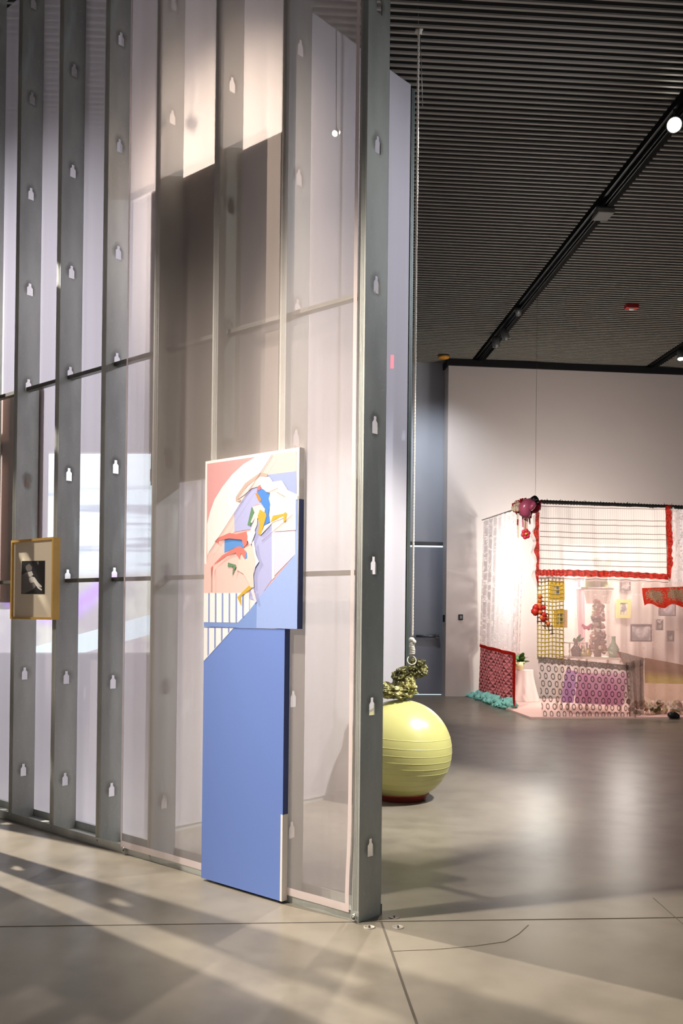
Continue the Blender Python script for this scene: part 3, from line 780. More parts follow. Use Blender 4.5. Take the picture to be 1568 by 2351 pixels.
mb = MB(); mb.grid(fpink, 70, 24)
root = tag(mb.build('patterned_cloth', TRI), 'pink cloth with dark triangle print hanging below the side lace curtain', 'cloth', GI)
mb = MB(); mb.grid(lambda u, v: fpink(u, .955 + .055*v) - sn*.012, 70, 1); mb.grid(lambda u, v: fpink(.94 + .075*u, v) - sn*.012, 1, 24)
mb.build('red_binding', REDB, root)
mb = MB(); random.seed(21)
for i in range(13):
    u = (i+.2)/12.5 - .06; p = fpink(u, 0) - sn*.06 + UPZ*random.uniform(-.01, .03)
    b0_ = len(mb.v); mb.ball(p, .095, .08, .07, jig=.9, n=22)
    for w_ in mb.v[b0_:]: w_ += UPZ*.05*noise.noise(w_*14) + sn*.05*noise.noise(w_*17 + V((5, 0, 0))); w_.z = max(w_.z, .004)
root = tag(mb.build('tulle_ruffle', TEAL), 'turquoise tulle ruffle along the foot of the pink triangle cloth', 'ruffle')

# front: striped white panel with red ruffle
k = M('striped_white_lace'); u, v, w_ = k.coord('UV'); s_ = None
for y_ in (.975, .795, .715, .59, .51, .385, .30, .175, .095):
    t_ = (v - y_ + (u*4.0).sin()*.006).abs().lt(.0062); s_ = t_ if s_ is None else s_.max(t_)
pin = (u*58).fract().lt(.18)*.35
c = k.mix(s_*.8, lin((240, 230, 224)), lin((92, 74, 70))); c = k.mix(pin*1.1, c, lin((176, 156, 152)))
STRIPE = k.done(k.cloth(c, (s_*.2 + .78), .62))
mb, f1 = quad([(1240,1158),(1527,1166),(1530,1318),(1238,1308)], .10, 60, 24, .012, 30)
stp = tag(mb.build('striped_panel', STRIPE), 'white lace panel with dark stripes hanging from the front rail', 'panel', GI)
k = M('red_ruffle'); n1 = k.noise(40, 3, 'UV', stretch=(1, .1, 1)); REDF = k.done(k.cloth(k.mix(n1.smooth(.35,.65), lin((150, 26, 20)), lin((212, 62, 44))), .97, .4))
TRIM = sheer('lace_trim', (236, 214, 206), .62, .5); TRIML = sheer('lace_trim_dark', (96, 78, 74), .8, .3)
def ruffle(pts_top, pts_bot, off, n, name, mat, parent, amp=.03, freq=160):
    def path(P, u):
        k_ = u*(len(P)-1); i = min(int(k_), len(P)-2); f_ = k_-i
        return (P[i][0]*(1-f_)+P[i+1][0]*f_, P[i][1]*(1-f_)+P[i+1][1]*f_)
    def f(u, v):
        a_, b_ = path(pts_top, u), path(pts_bot, u)
        p = onI(b_[0]*(1-v)+a_[0]*v, b_[1]*(1-v)+a_[1]*v, off)
        return p - fn*amp*(.4+.6*(1-v))*(1 + math.sin(u*freq + .6*math.sin(u*31)))*.5 + UPZ*.004*math.sin(u*freq*.7)
    mb = MB(); mb.grid(f, n, 4); return mb.build(name, mat, parent)
ruffle([(1236,1308),(1300,1308),(1420,1311),(1533,1318)], [(1236,1322),(1300,1323),(1420,1325),(1533,1331)], .08, 240, 'red_ruffle', REDF, stp)
ruffle([(1236,1322),(1300,1323),(1420,1325),(1533,1331)], [(1236,1331),(1300,1334),(1420,1335),(1536,1341)], .085, 240, 'lace_trim', TRIM, stp, .02, 90)
ruffle([(1236,1327),(1300,1328),(1420,1330),(1533,1336)], [(1236,1328.4),(1300,1329.4),(1420,1331.4),(1533,1337.4)], .07, 240, 'lace_trim', TRIML, stp, .02, 90)
ruffle([(1527,1158),(1529,1220),(1532,1260),(1530,1318)], [(1537,1160),(1541,1180),(1539,1205),(1544,1235),(1541,1270),(1544,1290),(1537,1330)], .08, 120, 'red_ruffle', REDF, stp, .03, 60)
ruffle([(1238,1175),(1237,1230),(1238,1280),(1236,1345)], [(1228,1180),(1229,1200),(1224,1225),(1231,1245),(1225,1262),(1232,1290),(1228,1312),(1233,1345)], .08, 100, 'red_ruffle', REDF, stp, .03, 40)
ruffle([(1229,1180),(1230,1200),(1225,1225),(1232,1245),(1226,1262),(1234,1290),(1229,1312),(1234,1345)], [(1221,1185),(1225,1205),(1218,1232),(1224,1245),(1218,1268),(1228,1290),(1219,1320),(1231,1350)], .085, 100, 'lace_trim', TRIM, stp, .02, 40)
ruffle([(1543,1165),(1546,1200),(1549,1255),(1544,1300),(1538,1335)], [(1546,1165),(1551,1200),(1553,1255),(1549,1300),(1542,1338)], .085, 100, 'lace_trim', TRIM, stp, .02, 40)

# sheer pink curtain right of the net, down to the counter
k = M('sheer_pink_lace'); u, v, w_ = k.coord('UV'); n1 = k.noise(26, 5, 'UV'); n0 = k.noise(5, 2, 'UV')
SHP = k.done(k.cloth(lin((244, 220, 214)), n1.gt(.6)*n0.smooth(.5,.6)*.3 + .30, .5))
mb, f2 = quad([(1293,1326),(1600,1336),(1600,1650),(1293,1520)], .16, 60, 20, .01, 40)
tag(mb.build('sheer_curtain', SHP), 'sheer pink curtain across the front opening of the lace room', 'curtain', GI)
mb, f2 = quad([(1544,1165),(1620,1168),(1620,1345),(1542,1345)], .15, 20, 14, .015, 18)
tag(mb.build('lace_curtain', LACE), 'white lace curtain right of the red ruffle at the edge of the photo', 'curtain', GI)
# gold net
NETM = plain('gold_net_thread', (214, 186, 84), .5, .1)
mb = MB(); nx, ny = 7, 20
def nt(i, j): return onI(1234.5 + (1293-1234.5)*i, 1326 + (1511-1326)*j + 1.2*math.sin(i*9+j*7), .13)
for a_ in range(nx+1): mb.tube([nt(a_/nx, b_/ny) for b_ in range(ny+1)], .0075, 6)
for b_ in range(ny+1): mb.tube([nt(a_/nx, b_/ny) for a_ in range(nx+1)], .0085, 6)
for a_ in range(nx+1):
    for b_ in range(ny+1): mb.ball(nt(a_/nx, b_/ny), .013, n=6)
tag(mb.build('gold_net', NETM), 'gold knotted square net hanging below the striped panel', 'net')

# lower lace with ovals
k = M('oval_lace'); u, v, w_ = k.coord('UV'); uu = u*14; vv = v*8
row = vv.floor(); fx = (uu + row.mod(2)*.5).fract() - .5; fy = vv.fract() - .5
d_ = (fx*fx*2.6 + fy*fy*1.1).sqrt(); ring = (d_ - .37).abs().lt(.10).max(d_.lt(.09)*.6)
bord = v.gt(.90); nb = k.noise(60, 2, 'UV')
dk = (ring.max(bord*(nb.gt(.42)*.3+.7)))
c = k.mix(dk, lin((240, 222, 216)), lin((104, 92, 86)))
OVAL = k.done(k.cloth(c, dk*.5 + .36, .45))
mb, f3 = quad([(1235,1507),(1452,1528),(1450,1649),(1245,1648)], .05, 60, 16, .012, 26)
tag(mb.build('lace_cloth', OVAL), 'pale lace cloth with dark oval rings hanging at the front left corner', 'cloth', GI)
k = M('magenta_cloth'); n1 = k.noise(30, 4, 'UV', stretch=(1,.2,1)); MAG = k.done(k.cloth(k.mix(n1, lin((196, 92, 158)), lin((224, 130, 184))), .97, .4))
mb, _ = quad([(1300,1537),(1324,1541),(1316,1614),(1287,1612)], .2, 12, 8, .01, 10)
tag(mb.build('purple_cloth', sheer('violet_cloth', (196, 112, 202), .95, .4)), 'narrow violet cloth behind the oval lace', 'cloth', GI)
mb, _ = quad([(1326,1545),(1440,1546),(1430,1620),(1320,1615)], .22, 30, 10, .012, 22)
tag(mb.build('purple_cloth', MAG), 'wide magenta cloth behind the oval lace', 'cloth', GI)
k = M('grey_chiffon'); n1 = k.noise(18, 5, 'UV'); CHF = k.done(k.cloth(k.mix(n1, lin((128, 108, 100)), lin((176, 152, 140))), n1*.3 + .62, .4))
mb, _ = quad([(1436,1522),(1478,1512),(1478,1640),(1446,1648)], .03, 18, 14, .03, 16)
tag(mb.build('chiffon_drape', CHF), 'grey brown chiffon gathered between the oval lace and the yellow drape', 'drape', GI)
mb, _ = quad([(1416,1494),(1482,1512),(1478,1526),(1440,1540)], .1, 16, 6, .02, 14)
tag(mb.build('chiffon_swag', CHF), 'twisted grey chiffon swag tied above the oval lace', 'drape', GI)
k = M('yellow_organza'); n1 = k.noise(7, 4, 'UV', stretch=(1,3,1)); u, v, w_ = k.coord('UV')
YEL = k.done(k.cloth(k.mix(v.smooth(.1,.6), lin((206, 180, 100)), lin((150, 112, 88))), n1*.3 + .6, .5))
mb, _ = quad([(1480,1510),(1620,1536),(1620,1572),(1480,1568)], .08, 24, 8, .02, 12)
tag(mb.build('organza_drape', YEL), 'yellow brown organza swag at the right edge of the photo', 'drape', GI)
k = M('cream_lace'); u, v, w_ = k.coord('UV'); uu = u*12; fx = uu.fract() - .5; vv = (v - .42)*5
hi = ((fx*fx + vv*vv).sqrt() - .36).abs().lt(.10).max(((v - .30).abs().lt(.03))).max((v - .12).abs().lt(.09)*k.noise(60, 2, 'UV').gt(.48))
CREAM = k.done(k.cloth(k.mix(hi, lin((240, 206, 168)), lin((255, 246, 232))), hi*.4 + .5, .6))
mb, _ = quad([(1480,1568),(1620,1572),(1620,1652),(1482,1648)], .30, 24, 8, .015, 12)
tag(mb.build('lace_cloth', CREAM), 'cream lace cloth low at the right edge below the yellow drape', 'cloth', GI)
# red floral banner
k = M('red_floral'); u, v, w_ = k.coord('UV'); nf = k.noise(22, 4, 'UV')
d1 = ((u-.22)*(u-.22)*5.5 + (v-.55)*(v-.55)).sqrt(); d2 = ((u-.62)*(u-.62)*3.2 + (v-.6)*(v-.6)).sqrt()
fl = (d1.min(d2) + (nf-.5)*1.1).lt(.33); n2 = k.noise(60, 3, 'UV').smooth(.4, .6)
RFL = k.done(k.cloth(k.mix(fl, lin((214, 62, 44)), k.mix(n2, lin((204, 174, 146)), lin((106, 92, 70)))), 1.0, .35))
mb, _ = quad([(1474,1350),(1600,1346),(1600,1392),(1480,1391)], .12, 40, 10, .03, 14, wav=lambda u, v: UPZ*(1-v)*.03*math.sin(u*14))
tag(mb.build('floral_banner', RFL), 'red scarf with pale flower print hung across the right of the lace room', 'scarf', GI)

# interior
BACKI = 2.35
mb, _ = quad([(1293,1250),(1620,1250),(1620,1612),(1293,1606)], BACKI, 70, 10, .02, 60)
tag(mb.build('back_curtain', sheer('back_lace_curtain', (246, 226, 218), .9, .4)), 'pale floral curtain at the back of the lace room behind the pictures', 'curtain', GI)
def frame(x0, y0, x1, y1, off, mat, pics, lb, fw=.05):
    a_, b_ = onI(x0, y1, off), onI(x1, y0, off); w = (b_-a_).dot(fd); h_ = b_.z - a_.z
    root = thing('picture_frame', a_ + fd*w/2, lb, 'picture frame', 'pictures in the lace room')
    mb = MB()
    for (u0, u1, z0, z1) in ((0, fw, 0, h_), (w-fw, w, 0, h_), (fw, w-fw, 0, fw), (fw, w-fw, h_-fw, h_)):
        mb.obox(a_ + fd*u0 + UPZ*z0, fd*(u1-u0), fn*.03, UPZ*(z1-z0))
    mb.build('frame', mat, root)
    mb = MB(); mb.obox(a_ + fd*fw + UPZ*fw + fn*.015, fd*(w-2*fw), fn*.01, UPZ*(h_-2*fw)); mb.build('picture', pics, root)
def pict(name, a_, b_, sc=9):
    k = M(name); n1 = k.noise(sc, 4); return k.done(k.pbr(k.mix(n1.smooth(.4,.6), lin(a_), lin(b_)), .6))
GF = plain('gilt_frame', (214, 178, 62), .4, .4); DF = plain('dark_frame', (96, 74, 76), .5); YF = plain('pale_gilt', (206, 184, 110), .5)
frame(1262, 1334, 1297, 1378, 1.5, GF, pict('pic_blue', (92,112,158), (206,204,204), 14), 'gilt picture frame high behind the gold net', .07)
frame(1272, 1400, 1303, 1441, 1.5, GF, pict('pic_green', (92,104,84), (196,190,150), 14), 'gilt picture frame lower behind the gold net', .05)
frame(1416, 1376, 1449, 1419, 2.2, YF, pict('pic_a', (120,108,110), (206,190,176), 12), 'pale gilt frame in the middle of the back curtain', .055)
frame(1425, 1330, 1448, 1356, 2.2, DF, pict('pic_b', (130,112,110), (176,160,152), 12), 'small frame just under the lace trim above the pale gilt frame', .02)
frame(1448, 1433, 1497, 1473, 1.9, DF, pict('pic_c', (132,118,122), (196,180,180), 6), 'largest dark framed picture, wide, left of the two small ones', .02)
frame(1507, 1422, 1523, 1447, 2.0, DF, pict('pic_d', (86,76,66), (180,166,144), 14), 'small dark frame right of the wide picture', .025)
frame(1532, 1448, 1548, 1473, 2.0, DF, pict('pic_e', (96,88,80), (200,186,170), 14), 'small dark frame lowest at the right edge', .025)
frame(1513, 1384, 1552, 1414, 2.0, DF, pict('pic_f', (142,122,130), (200,182,184), 8), 'dark framed picture half hidden by the red flower scarf', .02)
LEAF = plain('leaf_green', (70, 112, 48), .5); LEAFL = plain('leaf_pale', (136, 158, 84), .5); YFL = plain('yellow_petal', (232, 208, 60), .6)
def leaf(mb, base, tip, wdt, mi=0, side=None):
    base, tip = V(base), V(tip); d = tip-base; sd_ = (side or d.cross(fn)).normalized()
    mb.grid(lambda u, v: base + d*v + sd_*(u-.5)*wdt*math.sin(PI*min(1, v*.95+.05))**.8 + fn*.03*math.sin(v*3)*(1-abs(u-.5)), 4, 8, mi)
p = onI(1384, 1306, 1.0); root = thing('potted_leaf_plant', p - UPZ*.16, 'large green and yellow leaves rising behind the striped panel', 'plant')
mb = MB(); leaf(mb, p, onI(1362, 1281, 1.0), .13); leaf(mb, p, onI(1372, 1278, 1.02), .10); mb.build('leaf', LEAF, root)
mb = MB(); leaf(mb, p, onI(1408, 1281, 1.0), .10); leaf(mb, p, onI(1398, 1284, .99), .07); mb.build('flower_petal', YFL, root)
mb = MB(); mb.lathe(p - UPZ*.16, [(.07,0),(.11,.17),(.10,.17),(.06,.01)], 20); mb.build('pot', plain('pot_white', (230,220,210), .6), root)
SHELF = plain('shelf_white', (236, 226, 214), .5)
a_, b_ = onI(1334, 1352, 1.0), onI(1409, 1354, 1.0)
mb = MB(); mb.obox(a_, b_-a_, fn*.35, UPZ*.025); tag(mb.build('shelf', SHELF), 'narrow white shelf under the lace trim holding the leaf plant', 'shelf')
mb, _ = quad([(1341,1355),(1405,1356),(1399,1386),(1346,1386)], 1.02, 20, 6, .008, 30)
tag(mb.build('shelf_cloth', sheer('grey_valance', (196, 170, 158), .75, .4)), 'grey valance cloth hanging under the narrow white shelf', 'cloth', GI)
for i in range(3):
    p = onI(1352 + i*17, 1352, 1.1); h_ = (.16, .2, .14)[i]
    mb = MB(); mb.lathe(p + UPZ*.026, [(.0,0),(.06,0),(.07,h_*.6),(.05,h_),(.045,h_),(.06,h_*.6),(.0,.01)], 18)
    tag(mb.build('glass_jar', plain('jar_%d' % i, ((210,206,160),(224,214,200),(190,196,140))[i], .3)), ('olive jar at the left of the narrow white shelf', 'white jar in the middle of the narrow white shelf', 'green jar at the right of the narrow white shelf')[i], 'jar', 'jars on the narrow shelf')
TW = plain('table_white', (240, 222, 204), .6)
a_, b_ = onI(1306, 1478, .75), onI(1352, 1478, .75)
root = thing('side_table', V(((a_.x+b_.x)/2, (a_.y+b_.y)/2, .022)), 'white side table behind the gold net and sheer curtain', 'table')
mb = MB(); mb.obox(a_, b_-a_, fn*.35, UPZ*.02); mb.build('tabletop', TW, root)
for aa in (.06, .94):
    for ff in (.03, .32):
        q_ = a_.lerp(b_, aa) + fn*ff; mb = MB(); mb.tube([V((q_.x, q_.y, .022)), q_], .014, 8); mb.build('leg', TW, root)
GLB = plain('bottle_brown', (110, 64, 56), .25); 
def bottle(px, py, off, h_, r_, mat, lb, nm='bottle', g_='bottles and vases in the lace room'):
    p = onI(px, py, off); mb = MB(); mb.lathe(p, [(.001,0),(r_,0),(r_*1.05,h_*.45),(r_*.4,h_*.66),(r_*.33,h_*.97),(r_*.4,h_),(.001,h_)], 18)
    tag(mb.build(nm, mat), lb, 'bottle' if nm == 'bottle' else 'vase', g_)
p0z = a_.z + .02
root = thing('counter', onI(1375, 1520, .75)*1.0, 'long white counter behind the oval lace holding ornaments', 'counter'); root.location.z = .022
a2, b2 = onI(1304, 1512, .6), onI(1432, 1516, .6)
mb = MB(); mb.obox(a2, b2-a2, fn*.55, UPZ*.03); mb.build('worktop', TW, root)
for aa in (.03, .97):
    for ff in (.04, .5):
        q_ = a2.lerp(b2, aa) + fn*ff; mb = MB(); mb.tube([V((q_.x, q_.y, .022)), q_], .018, 8); mb.build('leg', TW, root)
ctz = lambda px: (onI(px, 1513, .7).z + .02)
def onct(px, off=.75): q = onI(px, 1510, off); q.z = a2.z + .03 + (px-1304)/128*(b2.z-a2.z); return q
def vase(px, h_, r_, mat, lb, nm='vase', off=.75):
    p = onct(px, off); mb = MB(); mb.lathe(p, [(.001,0),(r_*.8,0),(r_*1.05,h_*.4),(r_*.4,h_*.7),(r_*.35,h_*.95),(r_*.45,h_),(.001,h_)], 18)
    tag(mb.build(nm, mat), lb, nm.replace('_', ' '), 'ornaments on the counter')
vase(1322, .22, .07, GLB, 'dark brown vase on the counter behind the gold net'); vase(1338, .15, .06, plain('vase_cream', (236,216,170), .4), 'cream vase next to the dark brown one on the counter')
vase(1350, .12, .05, plain('vase_gold', (206,170,90), .35, .3), 'small gold vase in the middle of the counter')
vase(1408, .29, .075, plain('vase_green', (150,166,138), .4), 'sage green bottle at the right end of the counter', 'bottle')
vase(1418, .12, .05, plain('vase_red', (200,96,80), .4), 'small red vase right of the sage green bottle')
# tall beaded figure of dried flowers
p = onct(1372, .8); root = thing('flower_column', p, 'tall column of dried pink and brown flowers standing on the counter', 'flower arrangement')
mats = [plain('dried_pink', (206,138,130), .7), plain('dried_brown', (148,98,82), .7), plain('dried_cream', (238,214,180), .6), plain('hot_pink', (226,90,130), .6)]
mb = MB(); random.seed(4)
for i in range(150):
    hh = random.random(); r_ = .10*(1-.45*hh); an = random.random()*2*PI
    mb.ball(p + V((math.cos(an)*r_, math.sin(an)*r_*.6, .05 + hh*.72)), .02 + random.random()*.018, mi=random.choice((0,0,1,1,2)), n=6, jig=.6)
mb.build('dried_flowers', mats, root)
mb = MB(); mb.tube([p, p + UPZ*.75], .05, 10, mi=1); mb.build('stem', mats, root)
mb = MB(); q_ = onI(1352, 1439, .95)
for i in range(16): mb.ball(q_ + V((random.uniform(-.09,.09), random.uniform(-.03,.03), random.uniform(-.03,.03))), .025, mi=3, n=6)
mb.build('pink_blossom', mats, root)
mb, _ = quad([(1322,1326),(1341,1326),(1345,1500),(1330,1500)], 1.3, 10, 14, .02, 9)
tag(mb.build('pink_scarf', sheer('pink_scarf_cloth', (226, 150, 176), .6, .5)), 'pink scarf hanging inside beside the narrow shelf', 'scarf', GI)
# plant on the counter left
p = onI(1322, 1477, .9); root = thing('leafy_sprig', p, 'green leafy sprig on the white side table behind the net', 'plant')
mb = MB(); leaf(mb, p, onI(1334, 1456, .9), .05); leaf(mb, p, onI(1318, 1464, .9), .05); leaf(mb, p, onI(1342, 1464, .9), .04); mb.build('leaf', LEAF, root)
# red ornament on the net
REDP = plain('red_petal', (208, 46, 34), .5); ORP = plain('orange_petal', (222, 120, 60), .5)
p = onI(1241, 1402, .05); root = thing('flower_garland', p, 'red and orange flower ornament hanging on the edge of the gold net', 'garland')
mb = MB(); random.seed(9)
for (px, py, r_, mi) in ((1240,1370,.03,1),(1240,1380,.03,1),(1239,1390,.035,1),(1231,1395,.045,0),(1240,1396,.04,0),(1248,1395,.03,0),(1229,1404,.05,0),(1240,1405,.035,1),(1248,1412,.04,0),(1248,1421,.04,0),(1255,1420,.03,1),(1259,1432,.03,1),(1244,1418,.03,1)):
    mb.ball(onI(px, py, .04), r_, r_*.7, r_, mi=mi, n=10, jig=.5)
mb.build('blossoms', [REDP, ORP], root)
mb = MB(); mb.tube([onI(1240,1362,.06), onI(1240,1400,.06), onI(1258,1440,.06)], .008, 6); mb.build('string', NETM, root)
# gloves and flowers at the corner
PINKG = plain('glove_pink', (196, 92, 122), .28, 0, .6); REDG = plain('glove_red', (176, 20, 48), .28, 0, .6); CUFF = plain('glove_cuff', (24, 22, 24), .4)
def glove(wrist, knuck, side, r_, mat, cuff, lb):
    wrist, knuck = V(wrist), V(knuck); d = (knuck-wrist); L = d.length; d.normalize(); sd_ = V(side); sd_ = (sd_ - d*sd_.dot(d)).normalized(); up_ = d.cross(sd_)
    root = thing('boxing_glove', wrist, lb, 'boxing glove', 'boxing gloves at the corner')
    mb = MB(); c_ = wrist
    path = [wrist + d*L*.25, wrist + d*L*.45 + sd_*.0, wrist + d*L*.7, wrist + d*L*.95 + sd_*r_*.25, wrist + d*L*1.08 + sd_*r_*.8, wrist + d*L*.98 + sd_*r_*1.35, wrist + d*L*.8 + sd_*r_*1.4]
    mb.tube(path, [r_*.62, r_*.78, r_*.95, r_, r_*.95, r_*.75, r_*.3], 16)
    mb.build('padded_hand', mat, root)
    mb = MB(); mb.tube([wrist + d*L*.3 + up_*r_*.5, wrist + d*L*.5 + up_*r_*1.0 + sd_*r_*.3, wrist + d*L*.75 + up_*r_*.95 + sd_*r_*.6, wrist + d*L*.85 + up_*r_*.8 + sd_*r_*.8], [r_*.3, r_*.42, r_*.4, r_*.2], 10); mb.build('thumb', mat, root)
    mb = MB(); mb.tube([wrist - d*L*.12, wrist + d*L*.02, wrist + d*L*.3], [r_*.66, r_*.68, r_*.6], 16); mb.build('cuff', cuff, root)
    mb = MB(); pp = wrist + d*L*.08 - fn*r_*.7; mb.cbox(pp, d*L*.1, up_*r_*.38, fn*.006); mb.build('cuff_patch', plain('patch_grey', (150,140,132), .6), root)
glove(onI(1228,1148,.02), onI(1202,1164,-.02), (0,0,-1), .085, PINKG, CUFF, 'glossy pink boxing glove with a black cuff on top of the corner')
glove(onI(1236,1152,.06), onI(1230,1170,.06), (-1,0,-.2), .07, REDG, REDG, 'dark red boxing glove hanging under the pink glove')
p = onI(1190, 1160, .1); root = thing('flower_bunch', p, 'bunch of artificial flowers and leaves beside the pink boxing glove', 'flowers')
mats = [plain('petal_red', (196,30,52), .5), plain('petal_cream', (240,222,190), .6), LEAF, plain('petal_pink', (226,140,160), .5), plain('sequin_bronze', (120,92,56), .25, .5)]
random.seed(5); mb = MB()
for (px, py, r_, mi) in ((1187,1156,.035,1),(1180,1160,.028,0),(1188,1154,.03,0),(1183,1172,.028,0),(1193,1156,.035,0),(1186,1165,.05,1),(1180,1168,.035,1),(1198,1150,.03,0),(1206,1147,.02,0)):
    for j in range(5):
        a_ = j*2*PI/5; mb.ball(onI(px, py, .06) + V((math.cos(a_)*r_*.7, -.01, math.sin(a_)*r_*.7)), r_*.55, r_*.4, r_*.55, mi=mi, n=8)
mb.build('blossoms', mats, root)
mb = MB()
for (x0,y0,x1,y1) in ((1190,1160,1190,1147),(1192,1160,1200,1148),(1190,1168,1186,1182),(1192,1168,1196,1182),(1188,1165,1181,1176)): leaf(mb, onI(x0,y0,.07), onI(x1,y1,.05), .05)
mb.build('leaf', LEAF, root)
p = onI(1212, 1175, .02); root = thing('ribbon_cluster', p, 'cluster of sequins, ribbons and beads dangling below the gloves', 'ribbons')
mb = MB()
for i in range(60): mb.ball(onI(1212 + random.uniform(-8,8), 1172 + random.uniform(-14,17), .04), .018, mi=random.choice((4,4,2,4,0)), n=6, jig=.5)
mb.build('sequins', mats, root)
mb = MB()
for i, (x0, y0, x1, y1, mi) in enumerate(((1200,1175,1201,1210,3),(1206,1178,1203,1222,1),(1208,1180,1206,1218,3),(1212,1180,1210,1214,1),(1189,1178,1190,1235,1),(1189,1192,1189,1206,0),(1216,1185,1217,1204,3),(1220,1165,1219,1190,0))):
    a_, b_ = onI(x0,y0,.03), onI(x1,y1,.03); mb.obox(a_ - fd*.012, fd*.02, fn*.004, b_-a_, mi)
mb.build('ribbons', mats, root)
p = onI(1207, 1226, .03); root = thing('fabric_flower', p, 'red five petalled fabric flower hanging below the ribbons', 'flower')
mb = MB()
for j in range(6):
    a_ = j*2*PI/6 + .3; mb.ball(p + fd*math.cos(a_)*.036 + UPZ*math.sin(a_)*.042, .03, .012, .03, n=10)
mb.build('petal', plain('petal_crimson', (212,50,72), .5), root)
mb = MB(); mb.ball(p - fn*.012, .016); mb.build('flower_centre', YFL, root)
mb = MB(); mb.tube([p, onI(1206, 1200, .03)], .006, 6); mb.build('stem', plain('stem_pink', (216,110,120), .6), root)
# draped stool and plant inside the opening
p = onS(1203, 1610, .9); p = on_z(1204, 1612); mb = MB()
def drape(u, v):
    a_ = u*2*PI; r_ = .13 + .10*(1-v)**1.5 + .025*math.sin(a_*7)*(1-v); return V((p.x + r_*math.cos(a_), p.y + r_*math.sin(a_), .025 + .47*v))
mb.grid(drape, 60, 10); mb.lathe((p.x, p.y, .495), [(.001,.004),(.131,0)], 40)
tag(mb.build('draped_stool', plain('stool_cloth', (246,232,226), .8)), 'small stool under a white cloth in the bright doorway', 'stool')
q_ = V((p.x-.08, p.y-.02, .50)); root = thing('potted_plant', q_, 'leafy green potted plant on the white draped stool', 'plant')
mb = MB(); mb.lathe(q_, [(.001,0),(.06,0),(.075,.12),(.065,.12),(.055,.02)], 18); mb.build('pot', plain('pot_cream', (236, 226, 176), .5), root)
mb = MB(); random.seed(3)
for i in range(14):
    a_ = random.random()*2*PI; b0_ = q_ + UPZ*.12; tp = b0_ + V((math.cos(a_)*random.uniform(.08,.17), math.sin(a_)*.1, random.uniform(-.05,.16))); leaf(mb, b0_, tp, .09, 0, side=V((math.sin(a_), -math.cos(a_), .5)))
mb.build('leaf', [LEAF], root)
p = onI(1545, 1646, -.05); p.z = .05; mb = MB(); mb.ball(p, .07, .04, .045, jig=.4); mb.ball(p + V((.05,0,-.012)), .04, .035, .035)
tag(mb.build('black_shoe', CUFF), 'small black shoe like object on the mat edge at the right', 'shoe')
mb = MB(); random.seed(12)
mats = [plain('fl_red',(176,84,60),.6), plain('fl_moss',(112,104,62),.6), plain('fl_cream',(214,186,150),.6)]
p = onI(1495, 1638, .35); root = thing('flower_heap', V((p.x, p.y, .022)), 'low heap of dried flowers on the mat behind the cream lace', 'flowers')
for i in range(60): mb.ball(p + V((random.uniform(-.3,.45), random.uniform(-.05,.08), 0))*1.0 + UPZ*(random.uniform(0,.16)), .035, mi=random.randrange(3), n=6, jig=.6)
for q_ in mb.v: q_.z = max(q_.z, .023)
mb.build('dried_blossoms', mats, root)

# ------------------------------------------------------------------ off-frame stud wall at the left, whose shadow stripes the floor
def spot(name, loc, target, energy, angle, blend=.3, col=(1, .90, .78), size=.04):
    l = bpy.data.lights.new(name, 'SPOT'); l.energy = energy; l.spot_size = math.radians(angle); l.spot_blend = blend; l.color = col; l.shadow_soft_size = size
    o = bpy.data.objects.new(name, l); COL.objects.link(o); o.location = loc
    o.rotation_euler = (V(target) - V(loc)).to_track_quat('-Z', 'Y').to_euler(); return o
def point(name, loc, energy, col=(1, .9, .8), size=.1):
    l = bpy.data.lights.new(name, 'POINT'); l.energy = energy; l.color = col; l.shadow_soft_size = size
    o = bpy.data.objects.new(name, l); COL.objects.link(o); o.location = loc; return o

L1 = st(3.5, -5.3, 5.2)
spot('spot_painting', L1, st(.10, 0, .95), 1650, 36, 1.0)
spot('spot_photograph', st(5.0, -3.6, 5.2), onA(74, 1330, -.04), 700, 12, .6)
spot('spot_floor', A0 - V((.95, .31, 0))*1.6 + UPZ*5.2, on_z(1040, 2125), 1500, 33, 1.0)
LG = on_z(-600, 1780); LG.z = 5.0
spot('spot_stripes', LG, on_z(380, 2160), 4400, 46, .6, size=.03)
# return wall of studs outside the left edge; its gaps let two stripes of light onto the floor
g2 = 'studs of the return wall beyond the left edge'
LF = V((LG.x, LG.y, 0))
def on_beam(y, f): return LF.lerp(on_z(0, y), f)
for (ya, yb), lb in (((1876, 1914), 'stud of the return wall beyond the left edge, next to the framed wall'), ((1963, 2000), 'second stud of the return wall beyond the left edge')):
    p = on_beam(ya, .74); best = min((abs((on_beam(yb, .55 + .0005*i) - p).length - SW), .55 + .0005*i) for i in range(700))
    q_ = on_beam(yb, best[1]); dr = (q_ - p).normalized()
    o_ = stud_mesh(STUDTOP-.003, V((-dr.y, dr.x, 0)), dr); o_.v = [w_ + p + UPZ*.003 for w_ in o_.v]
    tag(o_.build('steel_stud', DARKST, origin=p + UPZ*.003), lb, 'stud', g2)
pa, pb = on_beam(2034, .74), LF.lerp(on_z(-160, 2351), .74)
mb = MB(); mb.grid(lambda u, v: pa.lerp(pb, u) + UPZ*(.03 + (STUDTOP-.05)*v) + V((.004*math.sin(u*30), 0, 0)), 30, 8)
tag(mb.build('scrim_fabric', sheer('stripe_blocker_cloth', (226, 218, 214), .98, .06)), 'light-blocking fabric added to the return wall beyond the left edge of the photo', 'fabric')  # unseen sheet, added to keep the stripe lamp off the near floor

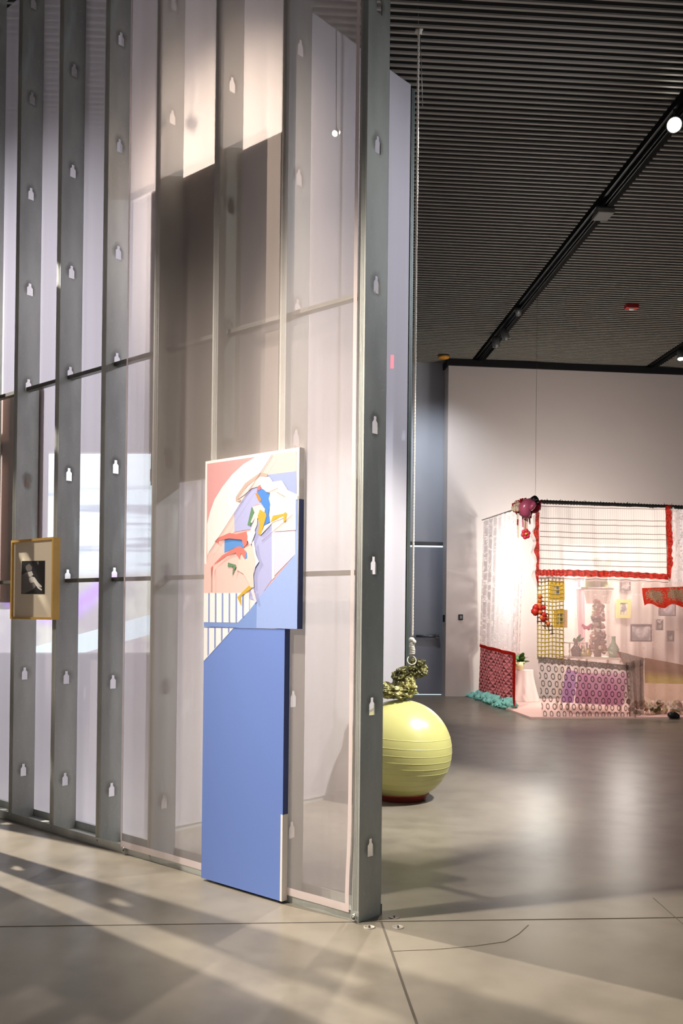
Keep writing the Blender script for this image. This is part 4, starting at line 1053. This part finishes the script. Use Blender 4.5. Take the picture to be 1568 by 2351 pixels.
# behind the framed wall
spot('spot_behind', st(1.6, 3.4, 5.2), st(1.15, .2, 3.45), 2400, 30, 1.0, (1, .86, .72))
spot('fill_behind_low', st(.95, 1.9, 5.3), st(.48, .2, 1.9), 1300, 22, 1.0, (1, .88, .8))  # added fill, brightens the fabric strip beside the end stud from behind
spot('spot_behind_left', st(4.2, 4.2, 5.2), st(3.2, .2, 2.2), 1900, 56, .9, (.94, .93, 1))
spot('spot_ball', BC + V((2.5, -1.45, 4.75)), BC + V((-.35, 0, .15)), 2700, 38, .6, (1, .95, .88), .13)
spot('spot_wall_a', onW(1230, 900, 2.3) * 1.0 + UPZ*2.2, onW(1235, 1060), 220, 60, .9, (1, .88, .82))
spot('spot_wall_b', onW(1480, 900, 2.3) * 1.0 + UPZ*2.2, onW(1520, 1080), 220, 60, .9, (1, .88, .82))
spot('fill_back_blue', onback(940, 860, 1.8), onback(970, 1200), 160, 100, .9, (.86, .92, 1))  # added cool fill to lift the back wall and door
spot('spot_lace_front', onI(960, 700, -2.6), onI(1200, 1450), 1000, 44, .9, (1, .93, .86))
point('lamp_inside', onI(1252, 1300, 1.7), 110, (1, .99, .94), .2)
point('lamp_inside_right', onI(1440, 1300, 1.2), 86, (1, .92, .84), .15)
spot('fill_side_fabric', V((4.8, 6.3, 5.3)), BE - pv*.6 + UPZ*3.1, 1250, 70, 1.0, (.9, .9, 1), .1)  # added cool fill to brighten the fabric wall behind the ball
spot('fill_side', V((5.5, 1.5, 5.2)), V((-1.0, 4.9, 1.2)), 260, 42, .9, (.96, 1, .97), .1)  # added fill from the right, stands in for general room light on stud webs
w = bpy.data.worlds.new('world'); SC.world = w; w.use_nodes = True
w.node_tree.nodes['Background'].inputs[0].default_value = (.92, .94, 1.0, 1); w.node_tree.nodes['Background'].inputs[1].default_value = .15

vs = SC.view_settings; vs.view_transform = 'Standard'; vs.look = 'None'; vs.exposure = 0; vs.gamma = 1; vs.use_curve_mapping = False
SC.cycles.use_denoising = True
SC.cycles.transparent_max_bounces = 32; SC.cycles.max_bounces = 8; SC.cycles.sample_clamp_indirect = 6
